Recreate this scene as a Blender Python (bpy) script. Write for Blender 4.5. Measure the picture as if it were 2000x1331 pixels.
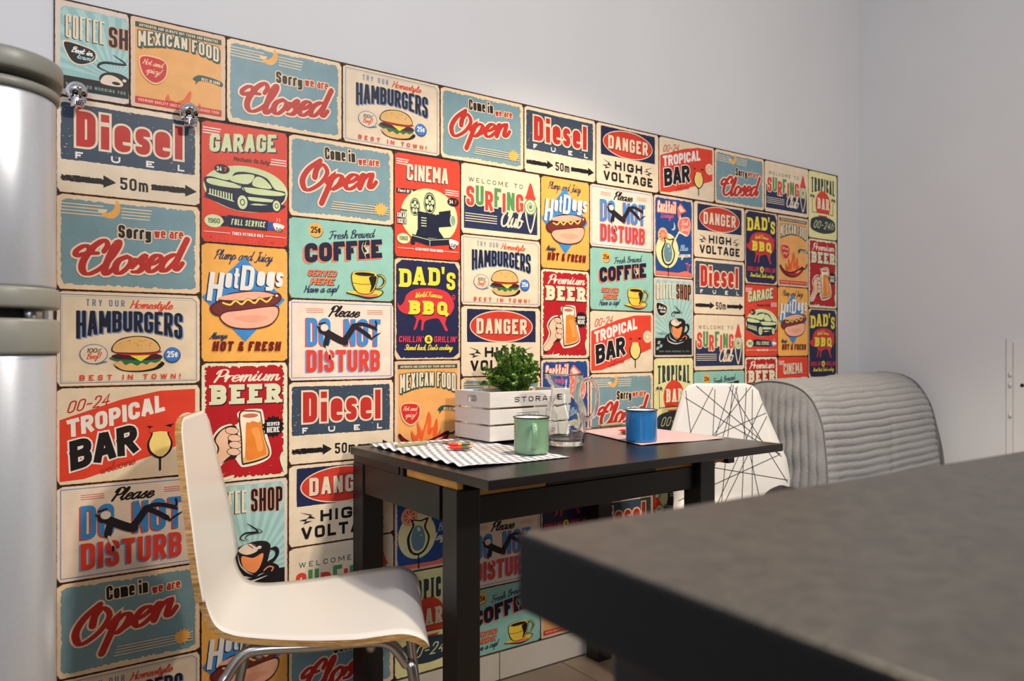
import bpy, bmesh, math, random
from mathutils import Vector, Matrix
PI = math.pi
S = bpy.context.scene
COL = S.collection
for o in list(bpy.data.objects): bpy.data.objects.remove(o)

# ------------------------------------------------------------------ camera, world, light, exposure
CAM = (-0.415, -1.811, 0.953)
cd = bpy.data.cameras.new('camera'); cam = bpy.data.objects.new('camera', cd); COL.objects.link(cam)
cam.location = CAM; cam.rotation_euler = (PI/2, 0, -0.6147)
cd.sensor_width = 36; cd.lens = 26.724; cd.shift_y = 0.00725; cd.clip_start = 0.02
cd.dof.use_dof = True; cd.dof.focus_distance = 1.75; cd.dof.aperture_fstop = 5.6
S.camera = cam
w = bpy.data.worlds.new('world'); S.world = w; w.use_nodes = True
w.node_tree.nodes['Background'].inputs[0].default_value = (0.80, 0.87, 1.0, 1)
w.node_tree.nodes['Background'].inputs[1].default_value = 0.36
def area(name, loc, target, size, power, color, shape='RECTANGLE', size_y=None):
    l = bpy.data.lights.new(name, 'AREA'); l.shape = shape; l.size = size
    if size_y: l.size_y = size_y
    l.energy = power; l.color = color
    o = bpy.data.objects.new(name, l); COL.objects.link(o); o.location = loc
    o.rotation_euler = (Vector(target)-Vector(loc)).to_track_quat('-Z', 'Y').to_euler()
    return o
area('ceiling_lamp_light', (0.86, -2.85, 2.5), (0.3, 0, 0.7), 0.18, 50, (1.0, 0.91, 0.80), 'DISK')
def spot(name, loc, target, power, color, ang, blend, r):
    l = bpy.data.lights.new(name, 'SPOT'); l.energy = power; l.color = color; l.spot_size = math.radians(ang); l.spot_blend = blend; l.shadow_soft_size = r
    o = bpy.data.objects.new(name, l); COL.objects.link(o); o.location = loc
    o.rotation_euler = (Vector(target)-Vector(loc)).to_track_quat('-Z', 'Y').to_euler()
spot('downlight', (1.02, -.95, 2.66), (1.0, -.93, 0), 160, (1.0, .81, .58), 93, .4, .05)
area('window_light', (-1.55, -2.5, 1.9), (1.0, 0, 2.1), 1.3, 50, (0.74, 0.84, 1.0), 'RECTANGLE', 1.5)
S.view_settings.view_transform = 'Standard'; S.view_settings.look = 'None'
S.view_settings.gamma = 1; S.view_settings.use_curve_mapping = False
S.view_settings.exposure = 0.06

# ------------------------------------------------------------------ helpers
def lin(c): return tuple((v/255/12.92 if v/255 <= .04045 else ((v/255+.055)/1.055)**2.4) for v in c)
MATS = {}
def mat(name, rgb, rough=.5, metal=0, noise=0, nscale=20, bump=0, bscale=None, spec=.5, trans=0, ior=1.45, coat=0, stretch=None, rgb2=None):
    if name in MATS: return MATS[name]
    m = bpy.data.materials.new(name); m.use_nodes = True; MATS[name] = m
    nt = m.node_tree; b = nt.nodes['Principled BSDF']
    b.inputs['Base Color'].default_value = (*lin(rgb), 1); b.inputs['Roughness'].default_value = rough
    b.inputs['Metallic'].default_value = metal; b.inputs['IOR'].default_value = ior
    b.inputs['Specular IOR Level'].default_value = spec
    b.inputs['Transmission Weight'].default_value = trans; b.inputs['Coat Weight'].default_value = coat
    if noise or bump or rgb2:
        tc = nt.nodes.new('ShaderNodeTexCoord'); mp = nt.nodes.new('ShaderNodeMapping')
        if stretch: mp.inputs['Scale'].default_value = stretch
        nt.links.new(tc.outputs['Object'], mp.inputs['Vector'])
        nz = nt.nodes.new('ShaderNodeTexNoise'); nz.inputs['Scale'].default_value = nscale; nz.inputs['Detail'].default_value = 4
        nt.links.new(mp.outputs[0], nz.inputs['Vector'])
        if noise or rgb2:
            r = nt.nodes.new('ShaderNodeValToRGB')
            a = lin(rgb); c2 = lin(rgb2) if rgb2 else tuple(v*(1-noise) for v in a)
            r.color_ramp.elements[0].position = .35; r.color_ramp.elements[1].position = .65
            r.color_ramp.elements[0].color = (*c2, 1); r.color_ramp.elements[1].color = (*a, 1)
            nt.links.new(nz.outputs['Fac'], r.inputs['Fac']); nt.links.new(r.outputs[0], b.inputs['Base Color'])
        if bump:
            n2 = nt.nodes.new('ShaderNodeTexNoise'); n2.inputs['Scale'].default_value = bscale or nscale
            nt.links.new(mp.outputs[0], n2.inputs['Vector'])
            bp = nt.nodes.new('ShaderNodeBump'); bp.inputs['Strength'].default_value = bump; bp.inputs['Distance'].default_value = .002
            nt.links.new(n2.outputs['Fac'], bp.inputs['Height']); nt.links.new(bp.outputs[0], b.inputs['Normal'])
    return m
def mesh(name, V, Fc, mats, parent=None, smooth=False, mi=None):
    me = bpy.data.meshes.new(name); me.from_pydata([tuple(v) for v in V], [], Fc)
    for m in (mats if isinstance(mats, (list, tuple)) else [mats]): me.materials.append(m)
    if mi: me.polygons.foreach_set('material_index', mi)
    if smooth: me.polygons.foreach_set('use_smooth', [True]*len(me.polygons))
    me.update()
    o = bpy.data.objects.new(name, me); COL.objects.link(o)
    if parent: o.parent = parent
    return o
def thing(name, label, cat, loc=(0,0,0), rz=0, group=None):
    o = bpy.data.objects.new(name, None); COL.objects.link(o); o.location = loc; o.rotation_euler = (0,0,rz)
    o.empty_display_size = .05
    return tag(o, label, cat, group)
def tag(o, label, cat, group=None):
    o['label'] = label; o['category'] = cat
    if group: o['group'] = group
    return o
def struct(o): o['kind'] = 'structure'; return o
def box_vf(x0,y0,z0,x1,y1,z1):
    V = [(x,y,z) for x in (x0,x1) for y in (y0,y1) for z in (z0,z1)]
    return V, [(0,1,3,2),(4,6,7,5),(0,4,5,1),(2,3,7,6),(0,2,6,4),(1,5,7,3)]
def box(name, b, m, parent=None, bev=0.0):
    V, Fc = box_vf(*b); o = mesh(name, V, Fc, m, parent)
    if bev: bevel(o, bev)
    return o
def bevel(o, wd, seg=2):
    bm = bmesh.new(); bm.from_mesh(o.data)
    bmesh.ops.bevel(bm, geom=[e for e in bm.edges if e.is_manifold and e.calc_face_angle(0) > .5], offset=wd, segments=seg, affect='EDGES', profile=.5)
    bm.to_mesh(o.data); bm.free(); o.data.update()
def catmull(P, n=4, closed=False):
    P = [Vector(p) for p in P]; N = len(P); out = []
    if N < 3: return P
    for i in range(N if closed else N-1):
        if closed: a,b,c,d = P[(i-1)%N],P[i],P[(i+1)%N],P[(i+2)%N]
        else: a,b,c,d = P[max(i-1,0)],P[i],P[i+1],P[min(i+2,N-1)]
        for k in range(n):
            t = k/n
            out.append(.5*((2*b)+(c-a)*t+(2*a-5*b+4*c-d)*t*t+(3*b-a-3*c+d)*t**3))
    if not closed: out.append(P[-1])
    return out
def tube(name, pts, r, m, parent=None, seg=10, sm=0, closed=False, rs=None):
    P = catmull(pts, sm, closed) if sm else [Vector(p) for p in pts]
    n = len(P); V = []; Fc = []; up = None
    for i, p in enumerate(P):
        a = P[(i-1)%n] if (closed or i) else P[0]; b = P[(i+1)%n] if (closed or i < n-1) else P[-1]
        t = (b-a).normalized()
        if up is None: up = t.orthogonal().normalized()
        up = (up - t*up.dot(t)).normalized(); s = t.cross(up)
        rr = r*(rs(i/(n-1)) if rs else 1)
        V += [p+(up*math.cos(2*PI*k/seg)+s*math.sin(2*PI*k/seg))*rr for k in range(seg)]
    for i in range(n if closed else n-1):
        j = (i+1) % n
        for k in range(seg): Fc.append((i*seg+k, i*seg+(k+1)%seg, j*seg+(k+1)%seg, j*seg+k))
    if not closed: Fc += [tuple(range(seg))[::-1], tuple((n-1)*seg+k for k in range(seg))]
    return mesh(name, V, Fc, m, parent, True)
def lathe(name, prof, m, parent=None, seg=40, fn=None, mi=None, closed=False):
    V = []; Fc = []; idx = []; n = len(prof)
    for i, (r, z) in enumerate(prof):
        for k in range(seg):
            a = 2*PI*k/seg; rr, zz = (fn(r, z, a, i) if fn else (r, z))
            V.append((rr*math.cos(a), rr*math.sin(a), zz))
    for i in range(n if closed else n-1):
        j = (i+1) % n
        for k in range(seg):
            Fc.append((i*seg+k, i*seg+(k+1)%seg, j*seg+(k+1)%seg, j*seg+k)); idx.append(mi[i] if mi else 0)
    o = mesh(name, V, Fc, m, parent, True, idx)
    return o
def fixn(o):
    bm = bmesh.new(); bm.from_mesh(o.data); bmesh.ops.remove_doubles(bm, verts=bm.verts, dist=1e-6)
    bmesh.ops.recalc_face_normals(bm, faces=bm.faces); bm.to_mesh(o.data); bm.free(); o.data.update(); return o

# ------------------------------------------------------------------ 2D print engine (flat lettering and pictures as ink layers)
def paths(s):
    out = []
    for st in s.split('|'):
        closed = st.endswith('z'); st = st.rstrip('z'); pts = []
        for tk in st.split():
            rd = tk.endswith('*'); x, y = tk.rstrip('*').split(','); pts.append((float(x), float(y), rd))
        out.append((pts, closed))
    return out
BL = {k: (wd, paths(p)) for k, wd, p in [
 ('A',.62,"0,0 .4,1|1,0 .6,1|.38,1 .62,1|.2,.28 .8,.28"),('B',.58,"0,.5 0,1 1,1* 1,.53* 0,.53|0,.53 1,.53* 1,0* 0,0 0,.6"),
 ('C',.56,"1,.66 1,1* 0,1* 0,0* 1,0* 1,.34"),('D',.58,"0,.5 0,1 1,1* 1,0* 0,0 0,.5"),('E',.5,"1,1 0,1 0,0 1,0|0,.5 .8,.5"),
 ('F',.48,"1,1 0,1 0,0|0,.48 .8,.48"),('G',.58,"1,.7 1,1* 0,1* 0,0* 1,0* 1,.45 .55,.45"),('H',.58,"0,0 0,1|1,0 1,1|0,.5 1,.5"),
 ('I',.0,"0,0 0,1"),('J',.5,"1,1 1,0* 0,0* 0,.3"),('K',.58,"0,0 0,1|1,1 .05,.42|.35,.6 1,0"),('L',.46,"0,1 0,0 1,0"),
 ('M',.82,"0,0 0,1|1,0 1,1|.05,1 .5,.25|.95,1 .5,.25"),('N',.6,"0,0 0,1|1,0 1,1|.05,1 .95,0"),
 ('O',.58,"0,.5 0,1* 1,1* 1,0* 0,0* 0,.5"),('P',.56,"0,0 0,1 1,1* 1,.43* 0,.43"),('Q',.58,"0,.5 0,1* 1,1* 1,0* 0,0* 0,.5|.6,.25 1.15,-.12"),
 ('R',.58,"0,0 0,1 1,1* 1,.48* 0,.48|.5,.48 1,0"),('S',.56,"1,.7 1,1* 0,1* 0,.54* .9,.5* 1,0* 0,0* 0,.3"),('T',.56,"0,1 1,1|.5,1 .5,0"),
 ('U',.58,"0,1 0,0* 1,0* 1,1"),('V',.6,"0,1 .45,0|1,1 .55,0|.42,0 .58,0"),('W',.9,"0,1 .25,0|.5,1 .25,0|.5,1 .75,0|1,1 .75,0"),
 ('X',.58,"0,0 1,1|0,1 1,0"),('Y',.58,"0,1 .5,.42|1,1 .5,.42|.5,.5 .5,0"),('Z',.5,"0,1 1,1 0,0 1,0"),
 ('0',.5,"0,.5 0,1* 1,1* 1,0* 0,0* 0,.5"),('1',.2,".7,0 .7,1|.7,1 0,.75"),('2',.46,"0,.7 0,1* 1,1* 1,.55* 0,0 1,0"),
 ('4',.5,".75,0 .75,1 0,.3 1.05,.3"),('5',.48,"1,1 0,1 0,.58 1,.58* 1,0* 0,0* 0,.25"),('6',.5,"1,.8 1,1* 0,1* 0,0* 1,0* 1,.55* 0,.55"),
 ('7',.46,"0,1 1,1 .3,0"),('9',.5,"0,.2 0,0* 1,0* 1,1* 0,1* 0,.45* 1,.45"),
 ('&',.6,"1,0 .15,.72* .2,1* .75,1* .75,.7* 0,.35* 0,0* .7,0* 1,.45"),('!',.0,"0,.32 0,1|0,0 0,.1"),("'",.06,".5,.75 .8,1"),
 ('-',.34,"0,.45 1,.45"),('.',.0,"0,0 0,.12"),('·',.04,"0,.4 0,.5"),('/',.4,"0,0 1,1"),(',',.06,"0,-.15 .8,.08"),
 ('¢',.42,"1,.55 1,.75* 0,.75* 0,.15* 1,.15* 1,.35|.4,0 .6,.9"),('%',.5,"0,0 1,1|0,.8 .2,.8|.8,.15 1,.15"),
 ('a',.42,".05,.7 1,.7* 1,0|1,.42 0,.42* 0,0* 1,0"),('c',.4,"1,.5 1,.7* 0,.7* 0,0* 1,0* 1,.2"),('d',.44,"1,1 1,0|1,.7 0,.7* 0,0* 1,0"),
 ('e',.44,"0,.38 1,.38 1,.7* 0,.7* 0,0* 1,0* 1,.12"),('f',.3,"1,1 .3,1* .3,0|0,.7 1,.7"),('g',.44,"1,.7 1,-.28* 0,-.28|1,.7 0,.7* 0,0* 1,0"),
 ('h',.42,"0,0 0,1|0,.7 1,.7* 1,0"),('i',.0,"0,0 0,.7|0,.86 0,1"),('j',.15,"1,.7 1,-.28* 0,-.28|1,.93 1,1"),('k',.42,"0,0 0,1|1,.7 .1,.3|.3,.45 1,0"),('l',.0,"0,0 0,1"),
 ('m',.74,"0,0 0,.7|0,.7 .5,.7* .5,0|.5,.7 1,.7* 1,0"),('n',.42,"0,0 0,.7|0,.7 1,.7* 1,0"),('o',.44,"0,.35 0,.7* 1,.7* 1,0* 0,0* 0,.35"),
 ('p',.44,"0,-.28 0,.7|0,.7 1,.7* 1,0* 0,0"),('r',.28,"0,0 0,.7|0,.6 .4,.7* 1,.7"),('s',.38,"1,.55 1,.7* 0,.7* 0,.37* 1,.33* 1,0* 0,0* 0,.15"),
 ('t',.3,".4,1 .4,0* 1,0|0,.7 1,.7"),('u',.42,"0,.7 0,0* 1,0|1,.7 1,0"),('v',.42,"0,.7 .48,0|1,.7 .52,0"),('w',.66,"0,.7 .25,0|.5,.7 .25,0|.5,.7 .75,0|1,.7 .75,0"),
 ('x',.4,"0,0 1,.7|0,.7 1,0"),('y',.42,"0,.7 0,0* 1,0|1,.7 1,-.28* 0,-.28")]}
SER = {'A':[(0,0),(1,0)],'B':[(0,0),(0,1)],'D':[(0,0),(0,1)],'E':[(0,0),(0,1)],'R':[(0,0),(0,1),(1,0)],'T':[(.5,0)],'P':[(0,0),(0,1)],
       'L':[(0,0),(0,1)],'I':[(0,0),(0,1)],'Q':[],'C':[],'O':[],'S':[]}
SC = {k: (a/10, [[tuple(float(v)/10 for v in q.split(',')) for q in st.split()] for st in p.split('|')]) for k, a, p in [
 ('a',13,"10,8 7,10 3,8 1,4 2,0 5,0 8,4 10,9|10,10 9,4 10,0 12,1 14,4"),('b',10,"0,3 3,9 5,16 4,20 2,17 2,4 3,0 6,0 9,4 8,9 5,9|8,9 11,8"),
 ('c',9,"9,8 7,10 3,8 1,4 3,0 6,0 10,4"),('d',13,"10,8 7,10 3,8 1,4 2,0 5,0 8,4 10,9|12,20 10,8 10,2 12,0 14,4"),('e',9,"1,4 5,5 8,8 6,10 3,9 1,4 3,0 6,0 10,4"),
 ('f',9,"1,4 5,12 7,18 5,20 4,14 3,0 1,-8 -1,-8 1,-2 8,4"),('g',12,"10,8 7,10 3,8 1,4 2,0 5,1 9,8|10,10 8,-2 5,-9 1,-9 1,-5 6,-1 13,4"),
 ('h',11,"0,3 3,10 5,17 4,20 3,16 2,0|2,4 5,9 8,10 8,6 8,1 10,0 12,4"),('i',6.5,"0,4 3,10 2,3 3,0 5,1 7,4|4,14 4,15.5"),
 ('k',10.5,"0,3 3,10 5,17 4,20 3,16 2,0|8,10 3,5 6,3 8,0 11,3"),('l',7,"0,3 4,10 6,17 5,20 3,16 2,4 3,0 5,0 8,4"),
 ('m',15,"0,6 2,10 3,8 2,0|2,3 5,9 7,10 7,6 6,0|6,3 9,9 12,10 12,6 12,1 14,0 16,4"),('n',11,"0,6 2,10 3,8 2,0|2,3 5,9 8,10 8,6 8,1 10,0 12,4"),
 ('o',11,"6,10 2,8 1,4 3,0 6,0 9,4 9,8 6,10|9,8 12,8"),('p',11,"0,5 3,10 2,2 0,-10|3,7 6,10 9,8 8,3 5,0 2,1|7,1 12,4"),
 ('r',8.5,"0,5 2,10 3,9 2,0|3,5 6,9 9,9"),('s',8.5,"0,3 5,10 6,9 5,6 7,3 5,0 1,0|5,0 10,4"),('t',8,"0,4 4,14 4,17 3,4 4,0 7,1 9,4|1,11 8,11"),
 ('u',11,"0,6 2,10 1,3 3,0 6,2 9,8|9,10 8,2 10,0 12,4"),('v',10,"0,7 2,10 3,3 4,0 8,6 8,10 11,9"),
 ('w',14,"0,7 2,10 2,2 4,0 7,6 7,10|7,7 7,1 9,0 12,6 12,10 15,9"),('y',11,"0,6 2,10 2,3 4,1 8,7|9,10 7,-2 4,-9 1,-8 2,-4 12,4"),
 ('A',14,"0,1 3,0 8,10 12,20 12,8 13,0|5,8 13,8"),('B',12,"4,19 3,8 2,0|1,15 5,20 10,19 10,14 5,11 11,9 11,3 6,0 1,2"),
 ('C',12,"12,14 12,19 7,19 2,12 2,4 6,0 11,2 14,6"),('©',14,"12,14 13,18 10,21 5,17 2,9 3,3 7,0 12,2 16,6|9,13 2,13 -3,12 -4,15 0,18 5,15"),
 ('D',14,"4,18 3,0 9,1 14,9 11,18 4,20 0,15"),('F',13,"0,16 3,19 15,19|7,19 6,8 3,0 0,2|4,10 12,10"),('H',13,"2,19 3,10 1,0|12,20 11,8 12,0|2,9 12,11"),
 ('G',13,"12,14 12,19 7,19 2,12 2,4 6,0 11,4 12,9|7,9 12,9 11,-1 6,-5"),('J',10,"4,19 12,20|9,20 8,5 5,-3 0,-1"),('L',11,"2,16 6,20 6,12 3,1 1,1 6,2 12,0"),('M',15,"0,0 4,8 5,19 8,6 13,19 14,6 15,0"),
 ('O',15,"8,21 2,15 0,7 4,0 11,4 14,12 10,18 7,15 7,9"),('P',12,"5,18 4,8 2,-1|1,13 3,18 9,20 13,16 11,10 6,8"),('S',11,"11,16 9,20 4,18 5,12 9,7 8,1 3,0 0,4"),
 ('W',16,"1,19 3,8 3,0 9,13 9,2 11,0 16,19"),("'",4,"2,18 1,14"),('!',5,"4,20 2,6|1,0 1,1"),(',',3,"1,1 0,-3"),('.',3,"1,0 1,1")]}

INK = {}
def ink(rgb):
    k = '%02x%02x%02x' % tuple(rgb)
    if k not in INK:
        m = mat('ink_'+k, rgb, rough=.42, noise=.10, nscale=26, spec=.3, bump=.03, bscale=60)
        INK[k] = m
    return INK[k]
UN = 0.002      # metres per drawing unit
class Sheet:
    def __init__(s, W, H, seed=0):
        s.W, s.H = W, H; s.V = []; s.F = []; s.M = []; s.mats = []; s.k = 0; s.c = 0; s.rng = random.Random(seed)
    def add(s, pts, rgb):
        m = ink(rgb)
        if m not in s.mats: s.mats.append(m)
        a = 0
        for i in range(len(pts)): a += pts[i-1][0]*pts[i][1]-pts[i][0]*pts[i-1][1]
        if a < 0: pts = list(pts)[::-1]
        n = len(s.V); s.c += 1; y = -(0.0012+s.k*1.5e-5+s.c*1.2e-6)
        for p in pts: s.V.append((min(max(p[0], .15), s.W-.15)*UN, y, min(max(p[1], .15), s.H-.15)*UN))
        s.F.append(tuple(range(n, n+len(pts)))); s.M.append(s.mats.index(m))
    def up(s): s.k += 1
    def poly(s, pts, rgb): s.up(); s.add(pts, rgb)
    def rect(s, x0, y0, x1, y1, rgb): s.poly([(x0,y0),(x1,y0),(x1,y1),(x0,y1)], rgb)
    def blob(s, txt, rgb, n=4):
        P = [tuple(float(v) for v in q.split(',')) for q in txt.split()]
        s.poly([(p.x, p.y) for p in catmull([(x,y,0) for x,y in P], n, True)], rgb)
    def pg(s, txt, rgb): s.poly([tuple(float(v) for v in q.split(',')) for q in txt.split()], rgb)
    def ell(s, cx, cy, rx, ry, rgb, n=36, a0=0, rot=0):
        c, q = math.cos(rot), math.sin(rot); P = []
        for i in range(n):
            a = 2*PI*i/n; x, y = rx*math.cos(a), ry*math.sin(a); P.append((cx+x*c-y*q, cy+x*q+y*c))
        s.poly(P, rgb)
    def star(s, cx, cy, r1, r2, n, rgb):
        s.poly([(cx+(r1 if i%2 else r2)*math.cos(PI*i/n), cy+(r1 if i%2 else r2)*math.sin(PI*i/n)) for i in range(2*n)], rgb)
    def jag(s, x0, y0, x1, y1, rgb, amp=.5, r=2, step=2.2):
        P = []; R = s.rng
        def edge(ax, ay, bx, by, nx, ny):
            L = math.hypot(bx-ax, by-ay); n = max(2, int(L/step)); ph = R.random()*9
            for i in range(n):
                t = i/n; a = amp*(R.random()**3*2.2+.35*math.sin(ph+t*7))
                P.append((ax+(bx-ax)*t+nx*a, ay+(by-ay)*t+ny*a))
        edge(x0+r,y0,x1-r,y0,0,1); edge(x1,y0+r,x1,y1-r,-1,0); edge(x1-r,y1,x0+r,y1,0,-1); edge(x0,y1-r,x0,y0+r,1,0)
        s.poly(P, rgb)
    def specks(s, x0, y0, x1, y1, rgb, n=30, sz=.5, wide=2.5):
        s.up(); R = s.rng
        for i in range(n):
            x = R.uniform(x0, x1); y = R.uniform(y0, y1); a = sz*R.uniform(.2, 1)*wide*R.random(); b = sz*R.uniform(.15, .5)
            if R.random() < .6:
                if R.random() < .5: x = x0+(x1-x0)*R.random()**2.5*.5
                else: x = x1-(x1-x0)*R.random()**2.5*.5
            s.add([(x-a,y),(x,y-b),(x+a,y+b*.3),(x,y+b)], rgb)
    def strip(s, P, rgb, wd, closed=False, ext=0, cap=False, e2=None):
        P = [Vector((p[0], p[1])) for p in P]; Q = [P[0]]
        for p in P[1:]:
            if (p-Q[-1]).length > 1e-4: Q.append(p)
        P = Q; n = len(P)
        if n < 2: return
        if not closed:
            if e2 is None: e2 = (ext, ext)
            if e2[0]: P[0] = P[0]-(P[1]-P[0]).normalized()*e2[0]
            if e2[1]: P[-1] = P[-1]+(P[-1]-P[-2]).normalized()*e2[1]
        W = wd if isinstance(wd, (list,)) else None
        L = []; Rr = []
        for i in range(n):
            a = P[i-1] if (i or closed) else None; b = P[(i+1)%n] if (i < n-1 or closed) else None
            d1 = (P[i]-a).normalized() if a is not None else None; d2 = (b-P[i]).normalized() if b is not None else None
            if d1 is None: t = d2; k = 1
            elif d2 is None: t = d1; k = 1
            else:
                t = d1+d2
                if t.length < 1e-3: t = d2
                t.normalize(); k = 1/max(.42, t.dot(d2))
            nn = Vector((-t.y, t.x)); h = (W[min(i, len(W)-1)] if W else wd)/2*k
            L.append(P[i]+nn*h); Rr.append(P[i]-nn*h)
        for i in range(n if closed else n-1):
            j = (i+1) % n; q = [Rr[i], Rr[j], L[j], L[i]]
            cr_ = [(q[(m+1)%4]-q[m]).cross(q[(m+2)%4]-q[(m+1)%4]) for m in range(4)]
            if min(cr_) >= -1e-9 or max(cr_) <= 1e-9: s.add(q, rgb)
            else:
                s.add(q[:3], rgb); s.add([q[0], q[2], q[3]], rgb)
                if closed is False or True: s.add([Rr[i], Rr[j], L[i]], rgb); s.add([Rr[j], L[j], L[i]], rgb)
        if cap:
            for q, i in ((P[0], 0), (P[-1], n-1)):
                h = (W[min(i, len(W)-1)] if W else wd)/2
                s.add([(q.x+h*math.cos(2*PI*k/8), q.y+h*math.sin(2*PI*k/8)) for k in range(8)], rgb)
    def line(s, txt, rgb, wd, sm=0, closed=False, taper=False):
        P = [tuple(float(v) for v in q.split(',')) for q in txt.split()]
        if sm: P = [(p.x, p.y) for p in catmull([(x,y,0) for x,y in P], sm, closed)]
        if taper: n = len(P); wd = [wd*max(.12, math.sin(PI*min(1,(i+.3)/n)))*1.0 for i in range(n)]
        s.up(); s.strip(P, rgb, wd, closed, cap=not taper)
    # block lettering --------------------------------------------------
    def text(s, t, x0, y0, x1, y1, rgb, wt=.2, slant=0, rot=0, warp=None, out=None, ow=1, sh=None, off=(1,-1), ser=0, gap=None, bounce=None, rd=.5, lw=1.0, force=False):
        H = y1-y0; nw = sum(.45 if c == ' ' else (.5 if BL[c][0] < .1 else max(.7, BL[c][0]/.56)) for c in t)
        T = min(wt*H, .355*(x1-x0)/max(nw, .8)) if not force else wt*H; cols = rgb if isinstance(rgb, list) else [rgb]
        g = gap if gap is not None else T*.45
        ws = [(.34*H if c == ' ' else BL[c][0]*H*lw) for c in t]
        nl = sum(1 for c in t if c != ' ')
        fixed = nl*T+g*(len(t)-1); f = ((x1-x0)-fixed)/max(sum(ws), 1e-6)
        if f < .15: f = .15
        cr, sr = math.cos(math.radians(rot)), math.sin(math.radians(rot))
        def mp(x, y):
            if warp: x, y = warp(x, y)
            x += slant*(y-y0); dx, dy = x-x0, y-y0
            return (x0+dx*cr-dy*sr, y0+dx*sr+dy*cr)
        St = []; x = x0; ci = 0
        for c, wd in zip(t, ws):
            if c == ' ': x += wd*f+g; continue
            wd *= f; by = bounce[ci] if bounce else 0
            R = min(max(wd, T), H)*rd
            for pts, cl in BL[c][1]:
                A = [(x+T/2+px*wd, y0+by+T/2+py*(H-T), r) for px, py, r in pts]; B = []
                for i, (px, py, r) in enumerate(A):
                    if r and 0 < i < len(A)-1:
                        p = Vector((px, py)); a = Vector(A[i-1][:2]); b = Vector(A[i+1][:2])
                        ra = min(R, (a-p).length*.5); rb = min(R, (b-p).length*.5)
                        pa = p+(a-p).normalized()*ra if (a-p).length > 1e-6 else p; pb = p+(b-p).normalized()*rb if (b-p).length > 1e-6 else p
                        for k in range(5):
                            u = k/4; q = pa*(1-u)**2+p*2*u*(1-u)+pb*u*u; B.append((q.x, q.y))
                    else: B.append((px, py))
                # subdivide for warps
                if warp:
                    D = [B[0]]
                    for q in B[1:]:
                        m = max(1, int(math.hypot(q[0]-D[-1][0], q[1]-D[-1][1])/6)); a = D[-1]
                        for k in range(1, m+1): D.append((a[0]+(q[0]-a[0])*k/m, a[1]+(q[1]-a[1])*k/m))
                    B = D
                vert_ext = 0 if c not in 'il!.' else 0
                def ee(a, b):
                    dx, dy = abs(a[0]-b[0])*max(wd, .1), abs(a[1]-b[1])*H; lim = lambda v: v < .001 or v > .999
                    if wd < .01*H: return T/2 if lim(a[1]) else 0
                    if dy >= dx*.8: return T/2 if lim(a[1]) or a[1] < 0 else 0
                    return T/2 if lim(a[0]) else 0
                E2 = (ee(pts[0], pts[1]), ee(pts[-1], pts[-2]))
                if c in 'AMNVWXYKZ/%' : E2 = tuple(min(e, T*.42) for e in E2)
                St.append(([mp(*q) for q in B], cols[ci % len(cols)], T, E2))
            # butt ends that should reach the box edge
            if ser and c in SER:
                for sx, sy in SER[c]:
                    cx = x+T/2+sx*wd; cy = y0+by+(T*.28 if sy == 0 else H-T*.28); hw = T*.5+ser*T
                    St.append(([mp(cx-hw, cy), mp(cx+hw, cy)], cols[ci % len(cols)], T*.56, (0, 0)))
            x += wd+T+g; ci += 1
        if sh:
            s.up()
            w2 = ow if out else 0
            for B, c, tt, e in St: s.strip([(p[0]+off[0], p[1]+off[1]) for p in B], sh, tt+2*w2, e2=(e[0]+w2, e[1]+w2))
            if abs(off[0])+abs(off[1]) > 1.2:
                for B, c, tt, e in St: s.strip([(p[0]+off[0]/2, p[1]+off[1]/2) for p in B], sh, tt+2*w2, e2=(e[0]+w2, e[1]+w2))
        if out:
            s.up()
            for B, c, tt, e in St: s.strip(B, out, tt+2*ow, e2=(e[0]+ow, e[1]+ow))
        s.up()
        for B, c, tt, e in St: s.strip(B, c, tt, e2=e)
    # script lettering --------------------------------------------------
    def script(s, t, x0, y0, x1, xh, rgb, w=1.2, rot=0, slant=.35, out=None, ow=1, sh=None, off=(1,-1), contrast=.5, warp=None):
        adv = [(.8 if c == ' ' else SC[c][0]) for c in t]; tot = sum(adv); f = (x1-x0)/tot
        cr, sr = math.cos(math.radians(rot)), math.sin(math.radians(rot)); St = []; x = 0
        for c, a in zip(t, adv):
            if c != ' ':
                for st in SC[c][1]:
                    P = catmull([(q[0]+x, q[1], 0) for q in st], 4 if len(st) > 2 else 1)
                    Q = []
                    for p in P:
                        X = p.x*f+slant*p.y*xh; Y = p.y*xh
                        if warp: Y += warp(X)
                        Q.append((x0+X*cr-Y*sr, y0+X*sr+Y*cr))
                    W = []
                    for i in range(len(Q)):
                        a_ = Q[max(i-1, 0)]; b_ = Q[min(i+1, len(Q)-1)]; d = math.hypot(b_[0]-a_[0], b_[1]-a_[1]) or 1
                        W.append(w*(1-contrast+contrast*abs(b_[1]-a_[1])/d*(1.15 if b_[1] < a_[1] else .7)))
                    St.append((Q, W))
            x += a
        if sh:
            s.up()
            for Q, W in St: s.strip([(a+off[0], b+off[1]) for a, b in Q], sh, [v+(2*ow if out else 0) for v in W], cap=True)
        if out:
            s.up()
            for Q, W in St: s.strip(Q, out, [v+2*ow for v in W], cap=True)
        s.up()
        for Q, W in St: s.strip(Q, rgb, W, cap=True)
    def done(s, name, rgb=None):
        # thin plate under the print
        n = len(s.V); W, H = s.W*UN, s.H*UN; y = -.0011
        if DARK_M not in s.mats: s.mats.append(DARK_M)
        di = s.mats.index(DARK_M); V, Fc = box_vf(0, y, 0, W, 0, H)
        s.V += V; s.F += [tuple(i+n for i in f) for f in Fc]; s.M += [di]*6
        me = bpy.data.meshes.new(name); me.from_pydata(s.V, [], s.F)
        for m in s.mats: me.materials.append(m)
        me.polygons.foreach_set('material_index', s.M); me.update(); return me
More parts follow.
